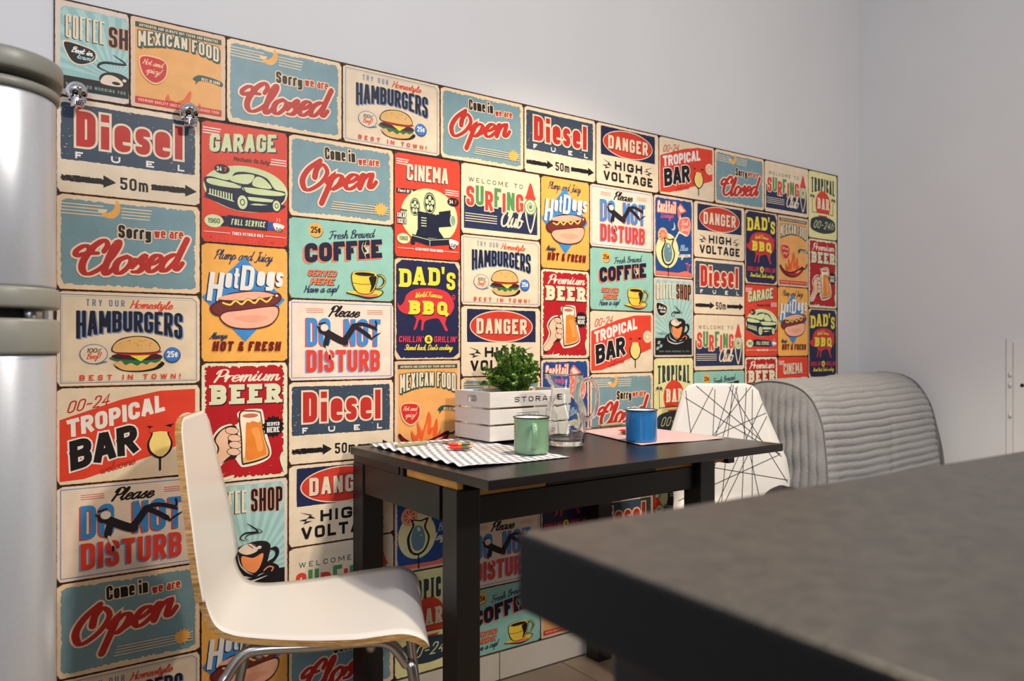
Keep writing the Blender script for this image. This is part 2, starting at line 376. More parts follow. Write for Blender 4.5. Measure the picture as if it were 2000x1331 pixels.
DARK_M = mat('rust_gap', (52,30,24), rough=.6, noise=.4, nscale=40)
CREAM=(226,208,182); CR2=(232,205,170); NAVY=(34,40,74); BLK=(28,24,26); RED=(184,46,40); BLUE=(60,136,204); TEAL=(142,192,180)
GREY=(118,150,160); SLATE=(58,72,90); ORG=(236,172,84); VRED=(216,66,46); DRED=(176,28,36); YEL=(236,214,70); PALE=(206,218,166); WHT=(232,228,222)

def plate(W, H, rgb, seed, r=3, inset=.75, amp=.3, rim=None):
    s = Sheet(W, H, seed); s.jag(inset*.6, inset*.6, W-inset*.6, H-inset*.6, rim or (196,140,92), amp, r)
    s.jag(inset, inset*1.05, W-inset, H-inset*1.05, rgb, amp*.9, r); return s
def d_closed():
    s = plate(140,100,CR2,1); s.jag(4,5,135,95,GREY,1.0,3); s.jag(4,8,131,92,GREY,.8,3)
    for y in (90,86.6,83.2,79.8):
        s.rect(2,y-.55,43,y+.55,CR2); s.rect(60,y-.55,90-(90-y)*.2,y+.55,CR2)
    s.blob("55,98 59,92 58,84 52,78 44,79 41,83 48,84 53,89",ORG)
    s.blob("38,86 46,87 45,84 40,83",CR2)
    s.text("Sorry",57,58,89,72,BLK,wt=.2,out=CR2,ow=1.2,lw=1); s.text("we are",92,61,122,71.5,RED,wt=.18,out=CR2,ow=1.1,rot=1)
    s.script("©losed",17,16,118,16.5,RED,w=6.4,rot=6.5,slant=.42,out=(240,214,190),ow=2,contrast=.5)
    s.specks(5,8,132,92,CR2,50); return s
def d_open():
    s = plate(140,100,CR2,2); s.jag(4,5,135,95,GREY,1.0,3); s.jag(4,8,131,92,GREY,.8,3)
    s.text("Come in",46,75,86,90,BLK,wt=.19,out=CR2,ow=1.2,rot=2); s.text("we are",90,74,119,84,RED,wt=.19,out=CR2,ow=1.1,rot=3)
    s.script("Open",14,32,112,17,RED,w=6.8,rot=9,slant=.42,out=(240,214,190),ow=2)
    for i,y in enumerate((23.5,20.5,17.5,14.5)): s.pg(f"{56-i},{y} 132,{y} 132,{y-1} {55.5-i},{y-1}",CR2)
    s.star(121,20,10,6,12,ORG); s.ell(121,20,5.5,5.5,ORG)
    s.specks(5,8,132,92,CR2,50); return s
def burger(s, cx, cy, k=1):
    f = lambda t: ' '.join('%.1f,%.1f' % (cx+float(a)*k, cy+float(b)*k) for a,b in (q.split(',') for q in t.split()))
    s.blob(f("-22,-14 -12,-20 6,-21 22,-18 29,-12 22,-9 0,-12"),BLK)
    s.blob(f("-22,-10 -21,-16 -12,-20 4,-20.5 18,-18 24,-13 23,-9 0,-12"),BLK); s.blob(f("-21,-10 -20,-15 -12,-19 4,-19.5 17,-17 22,-13 22,-9"),(222,176,112))
    s.blob(f("-26,-4 -20,-9 -16,-8 -12,-13 -6,-11 0,-14 5,-11 10,-13 14,-10 20,-11 26,-6 22,-3"),(46,110,70))
    s.blob(f("-25,-2 -22,-6 -12,-7 10,-8 24,-6 25,-2 10,1 -10,1"),(70,30,40))
    s.pg(f("-8,-2 14,-2 4,-9"),YEL); s.blob(f("-23,1 -10,-2 10,-2 24,1 22,3 -20,4"),RED)
    s.blob(f("-25,2 -24,10 -16,17 0,20 14,18 22,12 24,3 10,0 -12,0"),BLK); s.blob(f("-24,2.6 -23,10 -15,16 0,19 13,17 21,11 23,3.5 10,1 -12,1"),(222,176,112))
    s.up(); R = s.rng
    for i in range(26):
        x = R.uniform(-17,16); y = R.uniform(8,17)
        if x*x/19**2+((y-5)/13)**2 < 1: s.add([(cx+(x-.6)*k,cy+y*k),(cx+x*k,cy+(y-.7)*k),(cx+(x+.3)*k,cy+(y+.5)*k)],(90,50,30))
def d_hamb():
    s = plate(140,100,CREAM,3)
    s.line("4,4 136,4 136,92 131,96 4,96 4,4",(76,106,160),.7); s.line("5.6,5.6 134.4,5.6 134.4,91 130,94 5.6,94 5.6,5.6",(150,160,180),.35)
    s.text("TRY OUR",27,84.5,63,91.5,(84,112,156),wt=.14,gap=2.6); s.script("Homestyle",68,83.5,110,4.2,VRED,w=1.3,rot=0,contrast=.3)
    wp = lambda x,y: (x, 80-(80-y)*(1+.42*((x-69)/52)**2))
    s.text("HAMBURGERS",18,58,121,80,(28,30,48),wt=.2,warp=wp,sh=(120,146,196),off=(1.3,-1),gap=1.6)
    burger(s,75,34.5,.95)
    s.ell(34,34,13,10.5,(70,100,160)); s.ell(34,34,12.3,9.8,CREAM); s.script("Beef!",27,28.5,40,3,VRED,w=.9,rot=5); s.text("100%",27,35.5,40,40,BLK,wt=.16,slant=.3)
    s.line("42,25 36,23.5 46,26",(70,100,160),1)
    s.ell(110.5,32.5,8.6,8.6,(40,70,130)); s.ell(110.3,33.3,8,8,(62,120,196)); s.text("25¢",105,30,116,37,WHT,wt=.2)
    s.text("BEST IN TOWN!",21,6.5,119,12,VRED,wt=.2,gap=4); s.specks(4,4,136,96,(196,160,120),24,.4); return s
def d_diesel():
    s = plate(140,100,CREAM,4); s.jag(4,34.5,134.5,94,SLATE,.35,1)
    s.specks(5,36,134,93,CREAM,90,.7,3)
    s.text("Diesel",18,50,121,87,RED,wt=.21,out=CREAM,ow=2.3,gap=5,rd=.5)
    for c,x0,x1 in (('F',17,24),('U',50,59),('E',84,92),('L',116,123)): s.text(c,x0,37,x1,44,WHT,wt=.26,lw=1.6)
    s.jag(4,12.5,44,19,BLK,.6,.2,1.5); s.pg("43,22.5 55,16 43,9.5",BLK)
    s.text("50m",59,9.5,86,22.5,BLK,wt=.16,gap=2.2)
    s.jag(89,12.5,125,19,BLK,.4,.2,1.5); s.pg("124,22.5 136,16 124,9.5",BLK); s.specks(4,13,60,19,CREAM,16,.6); return s
def d_danger():
    s = plate(140,100,CREAM,5); s.jag(10,48.5,131,95.5,NAVY,.3,.5)
    s.ell(70,71.5,55.5,23,CREAM,48); s.ell(70,71.5,54,21.5,(200,60,46),48)
    s.text("DANGER",26,60.5,114,82.5,CREAM,wt=.2,sh=(90,30,40),off=(1,-1.2),gap=3.4,rd=.35)
    s.text("HIGH",40,27.5,101,41.5,BLK,wt=.25,gap=4.5,rd=.3); s.text("VOLTAGE",16,8,125,23,BLK,wt=.24,gap=3.6,rd=.3)
    for dx,f in ((0,1),(138,-1)):
        for t in ("13,42 30,37 25,35.5 34,32 23,33.5 27,36.5","13,32 24,33 21,30 30,29.5 18,26.5 21,30"):
            s.poly([(dx+f*float(a.split(',')[0]),float(a.split(',')[1])) for a in t.split()],BLK)
    s.specks(11,50,130,94,CREAM,26,.4); return s
def d_dnd():
    s = plate(140,100,(228,210,194),6)
    s.line("4,4 136,4 136,96 4,96 4,4",(84,130,196),.9); s.jag(6,6,134,94,(230,212,196),.1,1)
    s.script("Please",50,80.5,90,6.4,BLK,w=2.3,rot=-1,slant=.45,contrast=.35)
    for y in (88.5,86.3,84.1): s.rect(22,y,44,y+.5,VRED); s.rect(102,y,124,y+.5,VRED)
    s.text("DO",22,42.5,53,77.5,BLUE,wt=.26,sh=VRED,off=(-1.4,-1),gap=2.4); s.text("NOT",71,42.5,121,77.5,BLUE,wt=.26,sh=VRED,off=(-1.4,-1),gap=2.4)
    s.text("DISTURB",22,10.5,120,38,(218,66,52),wt=.3,sh=(110,160,214),off=(-1.4,-1),gap=2.2)
    D = (38,32,40)
    s.line("47,60 56,55 66,50 72,48",D,9,4); s.line("70,49 76,56 84,68",D,7.5,3); s.line("83,68 90,65 98,60 105,55",D,5.5,3); s.line("84,69 94,71 104,69 112,66",D,4.6,3)
    s.line("104,56 108,52",D,3); s.line("108,52 112,55 121,60",D,2.2,3,taper=True); s.line("110,67 115,64",D,3); s.line("113,65 115,70 114,75",D,2.2,3)
    s.line("50,57 48,50 47,44",D,7,3); s.line("48,42 50,36 53,30",(226,214,200),2.6,3); s.line("52,31 52,27",D,2.4)
    s.ell(43,63,6,5.4,D,18); s.ell(45,65.5,5,4.4,(226,214,200),18); s.line("36,67 39,63 42,60",D,1.6,3); s.line("38,70 42,71 46,72",D,1.8,3)
    s.specks(5,5,135,95,(190,160,130),16,.4); return s
def cup(s, x, y, k, body, line, sauc):
    f = lambda t: ' '.join('%.1f,%.1f' % (x+float(a)*k, y+float(b)*k) for a,b in (q.split(',') for q in t.split()))
    s.blob(f("-4,3 8,0 28,-4 44,-1 52,5 47,9 30,6 8,6"),line); s.blob(f("-3,4 8,1.5 28,-2 43,0 50,5 46,8 30,7 8,6"),body); s.blob(f("8,2 28,-2 43,0 40,3 28,1"),sauc)
    s.blob(f("40,26 48,28 52,22 47,14 39,12 40,10 50,12 56,22 50,31 41,29"),line); s.blob(f("41,27 48,29 54,22 49,14 41,12 41,11 50,13 55,22 50,30 42,28"),body)
    s.blob(f("4,30 5,16 10,6 17,2 30,2 37,6 42,18 43,30 30,34 14,34"),line); s.blob(f("5,29 6,16 11,7 17,3 30,3 36,7 41,18 42,29 30,27 14,27"),body)
    s.ell(x+23.5*k,y+30.5*k,18*k,3.6*k,body); s.ell(x+23.5*k,y+30*k,15.5*k,2.6*k,line); s.blob(f("30,26 41,28 40,18 35,8 31,5 33,14"),line)
    s.line(f("6,17 20,15.5 40,17"),line,.7,3)
def d_coffee():
    s = plate(140,100,TEAL,7,rim=(120,90,60))
    s.ell(34.5,85,9,9,(90,70,60)); s.ell(34,86,9,9,ORG); s.text("25¢",28,82,40.5,90,BLK,wt=.18)
    s.script("Fresh Brewed",51,76,112,5,NAVY,w=1.25,rot=7,contrast=.2)
    s.text("COFFEE",20,44,124,68,(24,26,52),wt=.31,slant=.12,rot=7.5,sh=(232,120,90),off=(-2.2,-1.8),gap=1.8)
    s.line("101,78 99,70 103,64 99,60 101,55",(224,220,160),1.4,4,taper=True); s.line("97,76 95,68 98,61",(224,220,160),.9,3,taper=True)
    s.text("SERVED",23,28.5,60,36.5,(236,116,70),wt=.22,slant=.25,sh=NAVY,off=(.7,-.6),gap=1,rot=1); s.text("HERE",27,18,57,26.5,(236,116,70),wt=.24,slant=.25,sh=NAVY,off=(.7,-.6),gap=1,rot=1)
    s.script("Have a cup!",19,8,62,4.2,NAVY,w=1.1,rot=3,contrast=.2)
    cup(s,77,7,.92,(238,198,70),BLK,(232,120,90)); s.specks(3,3,137,97,(110,110,80),30,.4); return s
def glass(s, x, y, k, liq, line, ball=None):
    f = lambda t: ' '.join('%.1f,%.1f' % (x+float(a)*k, y+float(b)*k) for a,b in (q.split(',') for q in t.split()))
    s.blob(f("-11,36 -9,28 -13,18 -11,8 -3,1 3,1 11,8 13,18 9,28 12,38 0,35"),line); s.blob(f("-9,34 -7.5,28 -11,18 -9,9 -2,3 3,3 9,9 11,18 7.5,28 9,35 0,33"),liq)
    s.line(f("-13,37 0,35 14,38"),line,.9*k,3); s.line(f("0,2 0,-12"),line,2*k)
def citrus(s, x, y, r, col, inner):
    s.ell(x,y,r,r,inner); s.ell(x,y,r*.9,r*.9,col); s.ell(x,y,r*.82,r*.82,inner); s.up()
    for i in range(8):
        a=2*PI*i/8+.2; b=a+2*PI/8*.8; s.add([(x+r*.1*math.cos((a+b)/2),y+r*.1*math.sin((a+b)/2)),(x+r*.74*math.cos(a),y+r*.74*math.sin(a)),(x+r*.74*math.cos(b),y+r*.74*math.sin(b))],col)
def d_tropical():
    s = plate(140,100,CREAM,8); s.poly([(3,4),(3,67),(60,86),(98,94),(134.5,95),(134.5,39),(86,23),(25,5)],VRED); s.poly([(26,4),(90,22),(134,38),(134,4)],CREAM)
    s.text("00-24",9,73,48,85,RED,wt=.12,slant=.5,rot=11,gap=1.5)
    s.text("TROPICAL",10,48,106,66,WHT,wt=.24,slant=.22,rot=14.5,gap=1.6)
    s.text("BAR",13,14,78,44,BLK,wt=.3,slant=.2,rot=14,out=WHT,ow=1.6,gap=1.6); s.script("welcome",40,9,74,4,RED,w=1.2,rot=14,contrast=.3)
    citrus(s,126,59,10,ORG,WHT); glass(s,98,20,.98,(240,214,130),BLK); s.blob("88,54 98,56 108,54 109,49 98,50 88,49",VRED)
    s.specks(3,30,135,95,CREAM,40,.5); return s
def d_surf():
    s = plate(140,100,CREAM,9); s.poly([(5,8),(134,8),(134,50),(120,52),(100,44),(30,42),(5,54)],(38,48,82))
    s.text("WELCOME TO",13,74,107,80.5,(60,90,70),wt=.16,gap=4,lw=1.1)
    R_,G_=(212,66,54),(84,140,84)
    s.text("SURFING",9,40,108,68,[R_,G_,R_,G_,R_,G_,R_],wt=.26,out=CREAM,ow=1.6,gap=2.4,bounce=[0,2,-4,2,-4,-1,-2])
    for y in (29,25.5,22,18.5): s.rect(7,y-.6,61,y+.6,CREAM)
    s.script("Club",66,16,104,11.5,CREAM,w=3.1,rot=1,slant=.25,contrast=.3)
    s.blob("121,88 112,66 110,44 121,9 132,44 130,66",CREAM); s.blob("121,40 114,40 121,14 128,40",(38,48,82)); s.blob("121,85 114,68 112,60 130,60 128,68",(212,66,54))
    s.ell(121,49,11.5,12,G_); s.ell(121,49,9.8,10.3,CREAM); s.line("121,49 124,52 120,55 115,50 119,43 127,45 128,52",(120,160,110),1.6,4); s.ell(121,49,3,3,G_)
    s.specks(6,9,133,48,CREAM,26,.5); return s
def d_garage():
    s = plate(100,140,VRED,10,rim=(110,50,40))
    for i in range(3): s.rect(2,131-i*3,22-i,132.3-i*3,WHT); s.rect(80-i,105-i*3,98,106.2-i*3,WHT)
    s.text("GARAGE",9,104,86,125,PALE,wt=.24,slant=.18,rot=8,sh=NAVY,off=(1.6,-1.4),gap=1.6); s.text("Mechanic On Duty!",36,97.5,78,102.5,(60,24,30),wt=.16,slant=.2,rot=1,gap=.5)
    s.ell(51,66,48.5,27,PALE,44)
    D=(26,34,62)
    s.blob("2,52 10,50 40,40 80,42 97,50 88,52 60,48 30,52",D)
    s.blob("3,72 6,60 4,54 10,51 30,46 44,44 60,50 82,50 92,54 96,60 96,68 84,70 74,82 54,86 38,84 30,74 10,76",D)
    s.blob("32,74 38,81 54,84 60,82 52,72",PALE); s.blob("62,82 72,80 80,70 58,71",PALE); s.blob("6,72 12,74 30,72 44,70 42,66 20,66 8,68",PALE)
    s.blob("48,68 92,67 93,63 70,61 52,62",PALE); s.blob("52,57 82,57 82,54 56,53",PALE)
    for i in range(9): s.rect(9+i*3,55-i*.5,10.6+i*3,62-i*.4,PALE)
    for x,r in ((46,9.5),(86,7.5)):
        s.ell(x,50,r*.82,r*1.05,D); s.ell(x,50,r*.6,r*.85,PALE); s.ell(x,50,r*.3,r*.42,D); s.ell(x,50,r*.2,r*.3,PALE)
    s.line("8,56 36,50",PALE,1.2); s.line("32,73 46,68 50,60",D,1,3)
    s.ell(23,86,8.5,5.5,(40,30,40)); s.text("24",17,83.5,22.5,88.5,WHT,wt=.2); s.text("7",25,83.5,28,88.5,VRED,wt=.25)
    s.ell(14,25,10.5,7.5,PALE); s.text("1960",7.5,22.5,20.5,28,(40,60,50),wt=.16)
    s.pg("22,32 33,31 32,21 21,20 26,26",D); s.pg("84,30 74,30 75,20 86,20 80,25",(44,80,160)); s.pg("29,33.5 76,31.5 75,19 30,20",D)
    s.text("FULL SERVICE",33,22.5,72,29.5,PALE,wt=.17,slant=.15,gap=1)
    s.blob("82,29 95,27 93,22 89,19 85,20",WHT); s.text("Cafe",85.5,19,93,24,(40,60,50),wt=.18); s.line("86,31 87,33 86,35",WHT,.6); s.line("89,31 90,33 89,35",WHT,.6)
    s.rect(3,12,32,12.7,WHT); s.rect(72,12,97,12.7,WHT); s.text("TUBES·PETROLS·OILS",34,10.5,70,14.2,WHT,wt=.2,gap=.5)
    s.specks(3,3,97,9,(120,30,30),30,.8); s.specks(3,3,97,137,WHT,24,.4); return s
def d_hotdog():
    s = plate(100,140,ORG,11); s.script("Plump and Juicy",14,122,80,5.6,(44,50,84),w=1.2,rot=0,contrast=.2)
    s.pg("48,126 96,76 49,24 1,76",BLUE)
    s.text("H",6,72,22,106,WHT,wt=.2,slant=.12,sh=NAVY,off=(-1.4,-1)); s.text("ot",26,88,41,112,WHT,wt=.26,slant=.1,sh=NAVY,off=(-1.2,-1),gap=2); s.text("D",43,86,58,116,WHT,wt=.22,slant=.1,sh=NAVY,off=(-1.4,-1)); s.text("ogs",62,92,93,116,WHT,wt=.24,slant=.1,sh=NAVY,off=(-1.2,-1),gap=2)
    L=(90,34,36)
    s.blob("11,66 16,62 30,72 55,76 80,74 88,80 84,84 60,86 32,82 20,74",L); s.blob("20,74 30,80 60,85 80,83 84,78 60,74",(238,176,150))
    s.blob("10,66 12,57 22,54 40,60 70,64 88,72 92,80 87,85 80,80 50,74 22,72",L); s.blob("12,65 14,59 22,56 40,62 70,66 86,73 90,79 87,83 80,78 50,72 22,70",(112,48,46))
    s.line("24,70 32,68 38,73 45,69 52,75 60,71 66,77 74,73 80,79",L,3.2,4); s.line("24,70 32,68 38,73 45,69 52,75 60,71 66,77 74,73 80,79",(240,206,90),2.2,4)
    s.blob("20,52 26,60 45,63 75,68 88,68 88,56 78,44 56,39 32,41",L); s.blob("21.5,52 27,58.5 45,61.5 75,66.5 86.5,66 86.5,56 77,45.5 56,40.5 33,42.5",(238,176,150))
    s.blob("36,52 56,47 76,52 70,56 50,56",(228,160,134)); s.ell(86,81,1.6,1.4,WHT)
    s.script("Always",9,27.5,28,3.4,(44,50,84),w=1,rot=2,contrast=.2); s.text("HOT & FRESH",12,13,90,24.5,(110,26,24),wt=.24,slant=.15,gap=1.8)
    s.specks(3,3,97,10,(220,160,90),20,.6); return s
def d_beer():
    s = plate(100,140,(220,220,190),12); s.jag(4,4,95,136,DRED,1.3,1,1.6)
    s.script("Premium",13,118,88,6.8,(232,220,200),w=2.5,rot=0,contrast=.55,slant=.4)
    s.text("BEER",11,91,91,114,(214,216,184),wt=.28,sh=(60,16,30),off=(1.2,-1.2),ser=.35,gap=5,lw=.9)
    O=(232,224,206); L=(60,30,30)
    s.blob("4,18 12,30 16,40 12,52 20,64 32,68 36,66 42,70 40,80 50,84 66,84 70,80 74,56 80,30 70,20 48,16 42,20 36,28 26,24 14,12",O)
    s.blob("4,16 14,28 18,40 14,52 22,62 32,66 40,62 40,30 30,26 20,20 10,8",L)
    SK=(232,190,160)
    s.blob("5,16 15,28 20,40 16,50 22,60 31,64 35,58 30,50 30,44 34,34 26,26 12,12",SK)
    for i,(x,y) in enumerate(((34,60),(37,51),(38,43),(36,35))):
        s.ell(x,y,8,4.6,L,16,rot=-.2); s.ell(x,y,7.2,3.9,SK,16,rot=-.2)
    s.blob("42,80 54,83 66,81 68,76 72,50 78,30 70,23 50,19 45,22 44,50",L); s.blob("43.5,79 54,81.5 65,80 67,75 71,50 76.5,31 70,25 50,21 46.5,24 45.5,50",(222,180,120))
    s.blob("47,70 66,70 70,50 74,31 68,27 51,24 49,40",(226,130,50)); s.blob("44,78 54,81 65,79 67,74 65,68 58,70 54,68 50,66 49,30 47,30 46,50",(240,228,206)); s.ell(55,76.5,9,2.6,(190,110,90))
    s.blob("56,60 64,62 68,50 70,36 64,34 60,50",(238,156,80))
    s.star(82,62,13.5,11,14,BLK); s.ell(82,62,11.4,11.4,BLK); s.text("SERVED",74.5,63,89.5,67.5,WHT,wt=.2,gap=.5); s.text("HERE",74.5,55,89.5,61.5,WHT,wt=.24,gap=.6)
    s.blob("2,4 10,6 20,5 26,12 24,6 36,8 34,4 20,2",(220,220,190)); s.blob("96,6 94,30 90,24 92,14",(220,220,190)); s.specks(4,4,96,136,(220,200,180),36,.6); return s
def rays(s, cx, cy, R, rgb, n, x0, y0, x1, y1, a0=0, a1=PI):
    s.up()
    for i in range(n):
        a=a0+(a1-a0)*i/n; b=a+(a1-a0)/n*.5
        P=[]
        for t in (a,b):
            dx,dy=math.cos(t),math.sin(t); k=min([(x1-cx)/dx if dx>1e-3 else 1e9,(x0-cx)/dx if dx<-1e-3 else 1e9,(y1-cy)/dy if dy>1e-3 else 1e9,(y0-cy)/dy if dy<-1e-3 else 1e9]); P.append((cx+dx*k,cy+dy*k))
        s.add([(cx,cy),P[0],P[1]],rgb)
def cupdark(s, x, y, k=1):
    f = lambda t: ' '.join('%.1f,%.1f' % (x+float(a)*k, y+float(b)*k) for a,b in (q.split(',') for q in t.split()))
    s.ell(x,y-2*k,34*k,12*k,BLK); s.line(f("-28,2 -24,-8 -4,-13 18,-9"),(200,206,196),2.6*k,4,taper=True); s.line(f("-22,6 -18,-3 -2,-8 14,-5"),(200,206,196),2*k,4,taper=True)
    s.blob(f("20,24 30,26 34,18 28,8 16,2 18,8 26,12 29,18 26,22"),BLK); s.line(f("14,-2 20,2 26,0 24,-4"),(236,140,90),1.6*k,4)
    s.blob(f("-22,28 -20,10 -10,-4 2,-9 14,0 20,14 22,30 10,36 -10,34"),BLK); s.line(f("-19,24 -16,10 -8,0 0,-5"),(190,200,190),1.6*k,4,taper=True)
    s.blob(f("-14,20 -12,6 -2,-2 4,-2 10,6 13,20 0,16"),(236,140,84)); s.ell(x,y+28*k,21*k,8*k,BLK,rot=.12); s.blob(f("-18,27 -12,33 -2,34 6,28 4,23 -8,21"),(226,206,186)); s.line(f("-6,33 0,28"),BLK,1*k); s.line(f("-1,33 5,29"),BLK,1*k); s.ell(x+8*k,y+28*k,3*k,2*k,(226,206,186))
    s.line(f("-8,38 -16,42 -10,48 6,48 -2,56 -8,60"),BLK,2.2*k,4,taper=True); s.line(f("-4,38 -10,42 -4,46 12,47 4,53"),BLK,1.2*k,4,taper=True)
def d_shop(short=False):
    H = 100 if short else 140; W = 70 if short else 100
    s = plate(W,H,(214,196,184),13,r=2,rim=(190,160,140)) ; T1=(146,186,184)
    if short:
        s.jag(5,6,W-1,94,T1,.4,3); rays(s,56,24,1,(166,202,198),16,5,24,W-1,93)
        s.text("COFFEE",10,61,46,86,CREAM,wt=.16,sh=BLK,off=(-.8,-.8),gap=1.4); s.rect(0,0,.1,.1,CREAM); s.text("SH",50,60,68.5,82,BLK,wt=.22,out=(226,150,120),ow=.8,gap=1.6)
        s.blob("7,54 12,58 34,54 39,48 36,40 24,34 14,37",CREAM); s.blob("8.5,53 13,56.5 33,53 37.5,48 35,41 24,35.5 15,38.5",BLK); s.script("Best in",15,47,34,3,WHT,w=1,rot=-3,contrast=.2); s.script("town!",20,41,34,2.8,(170,210,210),w=.8,rot=-3)
        s.rect(5,7,W-1,21,BLK); s.ell(56,24,15,9,BLK); s.blob("42,20 46,28 55,29 63,24 62,19 50,18",(226,206,186)); s.ell(57,21.5,4,1.8,BLK); s.ell(65,26,2,1.6,(226,206,186))
        s.line("52,32 40,36 46,42 66,44 54,52",BLK,2.4,4,taper=True)
        s.text("VERY GOOD MORNING YOU",10,10.5,66,14,(120,150,150),wt=.2,gap=1); return s
    s.jag(4,4,96,136,T1,.5,4); rays(s,56,34,1,(168,202,198),20,4,34,96,135)
    s.poly([(4,4),(96,4),(96,34),(4,34)],BLK)
    wp=lambda x,y:(x,130-(130-y)*(1+.14*((x-50)/45)**2))
    s.text("COFFEE",7,104,51,130,CREAM,wt=.15,warp=wp,sh=BLK,off=(-1,-.8),gap=1.7); s.text("SHOP",56,104,93,130,BLK,wt=.2,warp=wp,out=(226,150,120),ow=.8,gap=2)
    s.blob("5,92 10,97 30,92 34,86 31,77 20,71 10,75",CREAM); s.blob("6.5,91 11,95.5 29,91 32.5,86 30,78 20,73 11,76.5",BLK); s.script("Best in",11,85,28,2.8,WHT,w=.9,rot=-3); s.script("town!",15,79,28,2.6,WHT,w=.8,rot=-3)
    cupdark(s,58,36,.92)
    for x,y in ((12,26),(17,20),(9,16)): s.ell(x,y,4,2.8,(150,186,184),14,rot=.6); s.line(f"{x-2},{y-1.2} {x+2},{y+1.2}",BLK,.6)
    s.script("coffee",8,41,30,2,(90,110,110),w=.6); s.text("VERY GOOD MORNING TO YOU",12,9,88,12,(120,150,150),wt=.2,gap=1.2); s.specks(5,5,95,135,CREAM,20,.5); return s
def palm(s, x, y, h, k, rgb):
    s.line(f"{x},{y} {x+k*.5},{y+h*.5} {x+k},{y+h}",rgb,1.1,3); cx,cy=x+k,y+h
    for a in (-.5,.1,.7,1.4,2.1,2.7,3.5):
        dx,dy=math.cos(a)*h*.34,math.sin(a)*h*.2
        s.poly([(cx,cy+.8),(cx+dx*.5,cy+dy*.6+h*.07),(cx+dx,cy+dy-h*.05),(cx+dx*.5,cy+dy*.5)],rgb)
def d_cocktail():
    s = plate(100,140,(224,198,180),14); B=(32,72,136); PK=(232,112,100); s.jag(4,4,96,136,B,.7,3)
    s.text("Cocktail",9,110,54,130,(244,214,190),wt=.24,slant=.1,rot=2,out=PK,ow=1,gap=1.6); s.script("Lounge",16,101,48,5,(196,90,140),w=1.4,rot=4)
    s.pg("58,122 66,131 82,118 66,112 64,108 74,98 60,104",PK); s.pg("61,122 66,127 77,118 66,115",(244,214,190)); s.pg("63,104 66,112 68,102",(244,214,190))
    s.blob("60,98 66,105 86,108 92,98 90,82 82,74 68,78 60,88",(244,190,170)); s.blob("62,97 67,103 85,106 90,98 88,83 81,76 69,80 62,88",PK); s.script("Feel",68,93,84,4,(244,224,200),w=1,rot=4); s.script("Good",67,83,86,3.8,(244,224,200),w=1,rot=4)
    s.blob("49,96 53,90 52,84 47,82 43,83 48,86 49,91",(180,196,200))
    s.ell(33,46,28,30,(226,220,160)); citrus(s,22,72,12.5,(224,92,60),(244,196,160))
    s.line("52,66 62,80 80,76",(226,222,200),3)
    s.blob("24,68 26,60 18,44 22,26 34,20 46,26 52,42 46,56 50,68 38,66",BLK); s.blob("27,66 29,60 22,44 25,28 34,23 44,28 49,42 43,56 46,65 38,64",(226,220,160)); s.blob("29,58 24,44 27,30 34,26 42,30 45,42 41,56 34,59",(100,134,150)); s.line("35,20 35,6",BLK,2)
    s.blob("33,56 36,57 38,52 34,52",(200,216,220)); s.ell(39,46,1,1,(220,220,160))
    s.script("Blue",64,48,84,5,(150,180,210),w=1.5,rot=4,contrast=.3); s.script("Lagoon",57,36,90,4.6,(230,224,200),w=1.5,rot=4,contrast=.3)
    s.poly([(4,10),(60,9),(76,13),(84,13),(96,8),(96,4),(4,4)],PK); palm(s,84,12,14,-3,PK); palm(s,85,12,12,3,PK); s.line("35,12 35,3",BLK,2)
    s.specks(5,8,95,136,(224,198,180),40,.6); return s
def d_dads():
    s = plate(100,140,(222,196,160),15,r=3); s.jag(2.5,2.5,97.5,137.5,(34,38,74),.5,7)
    for c,x,y in (('D',8,100),('A',28,104),('D',51,104),('S',78,99)): s.text(c,x,y,x+(17 if c!='S' else 14),y+25,YEL,wt=.27,sh=BLK,off=(1,-1.2),ser=.28)
    s.pg("70,131 75,131 74,121 71,121",YEL)
    P=(206,56,64)
    s.blob("5,78 8,74 14,80 18,90 32,98 56,100 76,97 86,88 90,76 84,64 78,58 76,50 80,42 76,41 70,52 64,58 50,56 44,52 42,42 39,42 40,54 36,55 32,44 28,42 32,56 26,62 14,64 6,70",P); s.line("86,86 91,88 90,92 87,90 91,85",P,1.3,3)
    s.script("World Famous",30,86,70,3.6,YEL,w=1,rot=0,warp=lambda x:2*math.sin(PI*x/42))
    s.text("BBQ",22,63,79,82,YEL,wt=.3,sh=BLK,off=(1,-1.2),ser=.3,gap=5,lw=.9)
    s.text("CHILLIN'",6,24.5,42,33,(214,60,84),wt=.18,slant=.12,gap=1.2); s.text("GRILLIN'",58,24.5,94,33,(214,60,84),wt=.18,slant=.12,gap=1.2); s.ell(50,28.5,6,6,YEL); s.text("&",47.5,25.5,53,32,(34,38,74),wt=.2)
    s.script("Stand back, Dad's cooking",14,14,86,3.6,YEL,w=.95,rot=0,contrast=.2); s.specks(4,4,96,136,(200,190,160),16,.4); return s
def mexparts(s, y0, H, short):
    G=(48,78,72); yt=y0+H
    s.rect(5,yt-7.5,95,yt-1.5,G); s.text("AUTHENTIC AND ALWAYS HOT TACOS AND BURRITOS",9,yt-6,91,yt-3,CREAM,wt=.2,gap=.6)
    q=.7 if short else 1
    ty=yt-12*q
    wp=lambda x,y:(x,ty-(ty-y)*(1+.42*((x-50)/42)**2)-2.2*((x-50)/42)**2)
    s.text("MEXICAN",8,ty-19*q,58,ty,CREAM,wt=.17,warp=wp,out=G,ow=.9,sh=G,off=(1,-1.4),gap=1.7); s.text("FOOD",63,ty-19*q,92,ty,CREAM,wt=.17,warp=wp,out=G,ow=.9,sh=G,off=(1,-1.4),gap=1.7)
